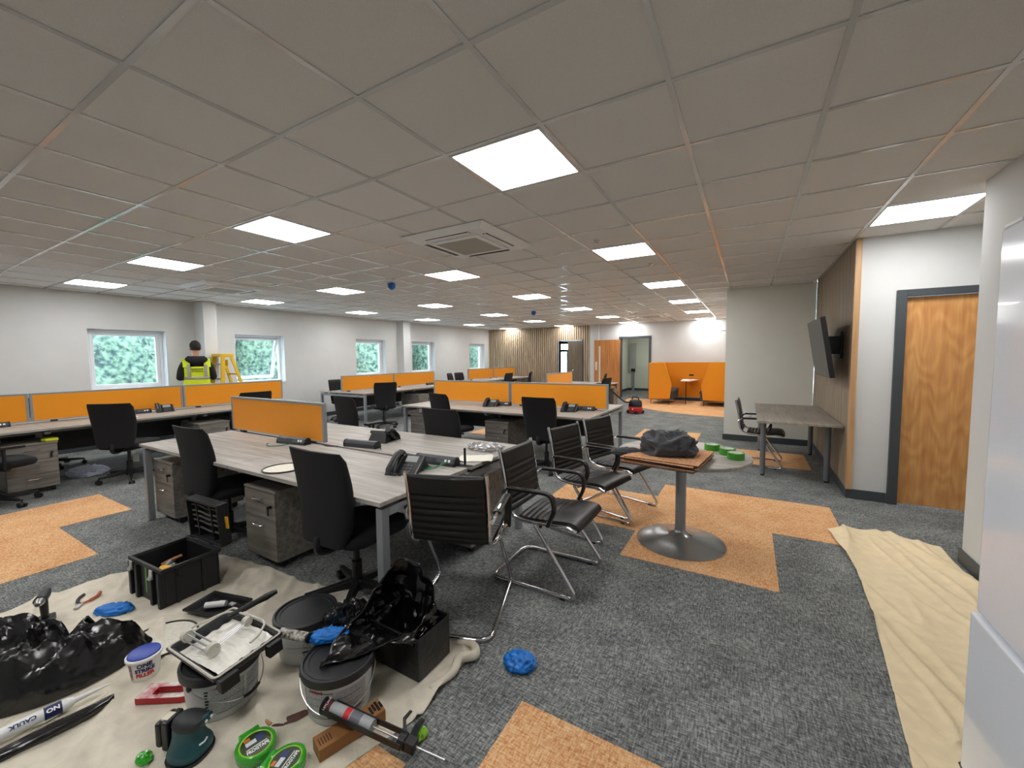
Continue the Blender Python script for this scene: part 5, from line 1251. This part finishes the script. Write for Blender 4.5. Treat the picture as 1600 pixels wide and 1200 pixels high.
def heap(name, label, loc, base, height, seed, cat):
    """film heap: outline polygon in x,y, ridged height"""
    n_ = 60; m_ = 26; out = smooth_path([(x, y, 0) for x, y in base] + [(base[0][0], base[0][1], 0)], 12)[:-1]; n_ = len(out)
    c = Vector((sum(p.x for p in out) / n_, sum(p.y for p in out) / n_, 0)); rs = []
    for j in range(m_ + 1):
        v = j / m_; row = []
        for p in out:
            q = p.lerp(c, v ** 1.15)
            rg = (1 - abs(noise.noise(Vector((q.x * 5, q.y * 5, seed))) * 2.6)) * .68 + (1 - abs(noise.noise(Vector((q.x * 10, q.y * 10, seed + 4))) * 2.6)) * .27 + (1 - abs(noise.noise(Vector((q.x * 24, q.y * 24, seed + 4))) * 2.4)) * .05
            hgt = height * min(1, (v * 3.2)) ** .55 * (.45 + .62 * rg)
            off = Vector((noise.noise(q * 9 + Vector((0, 0, v * 3))), noise.noise(q * 9 + Vector((5, 1, v * 3))), 0)) * .03 * min(1, v * 4)
            row.append((q.x + off.x, q.y + off.y, .003 + hgt))
        rs.append(row)
    o = MB().rings(rs).build(name, m_bag, smooth=True, angle=20, loc=loc); tag(o, label, cat); return o
heap('rubbish_bag', 'large black rubbish bag heaped on the dust sheet at the left edge', (-2.95, .44, SZ), [(.34, .3), (.24, .38), (.12, .2), (-.1, .12), (-.35, -.0), (-.5, -.3), (-.2, -.5), (.1, -.36), (.3, -.1), (.36, .08)], .21, 3, 'rubbish bag')
# caulk tube and black strip in front of the bag
t = thing('caulk_tube', 'white and navy caulk cartridge lying in front of the black bag', 'cartridge', (-2.47, .37, SZ + .045)); t.rotation_euler = (RAD(-60), 0, RAD(0))
t.rotation_euler = (0, 0, RAD(84))
MB().cyl((-.16, 0, 0), (.08, 0, 0), .0235, n=28).build('cartridge', M_WHITEP, t, smooth=True)
MB().cyl((.015, 0, 0), (.065, 0, 0), .0239, n=28).build('navy_band', m_nav, t, smooth=True)
MB().tube([(.08, 0, 0), (.1, 0, 0), (.101, 0, 0), (.21, 0, .0)], [.0235, .016, .012, .004], 16).build('nozzle', M_WHITEP, t, smooth=True)
text_mesh('lettering', 'CAULK', .022, m_nav, t, frame((-.04, -.012, .0215), (-1, 0, 0), (0, -.86, -.5)), .0004, bold=.0008)
text_mesh('lettering', 'NO', .024, M_WHITEP, t, frame((.04, -.012, .0218), (-1, 0, 0), (0, -.86, -.5)), .0004, bold=.0008)
o = MB().rings([[(x, w * cos(a) + .006 * sin(x * 40), .022 + .02 * sin(a)) for a in [2 * pi * k / 10 for k in range(10)]] for x, w in ((-.2, .012), (-.18, .03), (0, .034), (.12, .03), (.17, .018), (.19, .006))]).build('film_roll', m_bag, smooth=True, loc=(-2.38, .38, SZ), rot=(0, 0, RAD(84))); tag(o, 'short rolled black film lying along the caulk cartridge', 'roll')
# drill standing behind the bag, pliers
t = thing('impact_driver', 'dark cordless driver standing upright behind the black rubbish bag', 'driver', (-3.42, .57, SZ), RAD(-112)); t.scale = (.86, .86, .86)
MB().box(-.04, .04, -.055, .055, 0, .05).build('battery', M_BLACKP, t, bev=.008)
MB().tube([(0, 0, .05), (0, .005, .17)], [.018, .022], 14).build('handle', M_BLACKP, t, smooth=True)
MB().tube([(0, -.09, .195), (0, -.03, .195), (0, .07, .195)], [.02, .03, .032], 18).build('motor_housing', M_DARKG, t, smooth=True)
MB().tube([(0, .07, .195), (0, .1, .195), (0, .125, .195)], [.026, .022, .012], 16).build('chuck', mat('nickel', (176, 176, 176), .3, metal=.8), t, smooth=True)
t = thing('pliers', 'open pliers with black and orange handles on the dust sheet edge', 'pliers', (-3.5, .73, SZ), RAD(50))
for s_ in (-1, 1):
    MB().tube(smooth_path([(0, 0, .01), (s_ * .03, .03, .012), (s_ * .045, .07, .014), (s_ * .04, .11, .016)], 5), [.006] * 5 + [.009] * 11, 8).build('handle', M_DARKG if s_ < 0 else mat('grip_orange', (180, 92, 60), .5), t, smooth=True)
MB().box(-.012, .012, -.05, .01, .003, .014).build('jaws', mat('steel_tool', (190, 190, 190), .35, metal=.7), t, bev=.003)
o = crumpled('plastic_bag', mat('pale_film', (206, 214, 232), .3), .2, .16, .07, 12, (-7.6, 1.75, .002), .4, 6, 40, 20, sharp=True); tag(o, 'pale blue plastic bag on the floor under the long left bench', 'plastic bag')
o = box('swing_ticket', mat('ticket', (214, 214, 204), .6), (-.035, .035, -.001, .001, 0, .09), loc=(-6.83, 2.02, .2), rot=(0, 0, RAD(40))); tag(o, 'white swing ticket hanging below the chair at the middle left screen', 'ticket')
MB().cyl((0, 0, .09), (0, 0, .2), .0008, n=5).build('string', M_WHITEP, o)
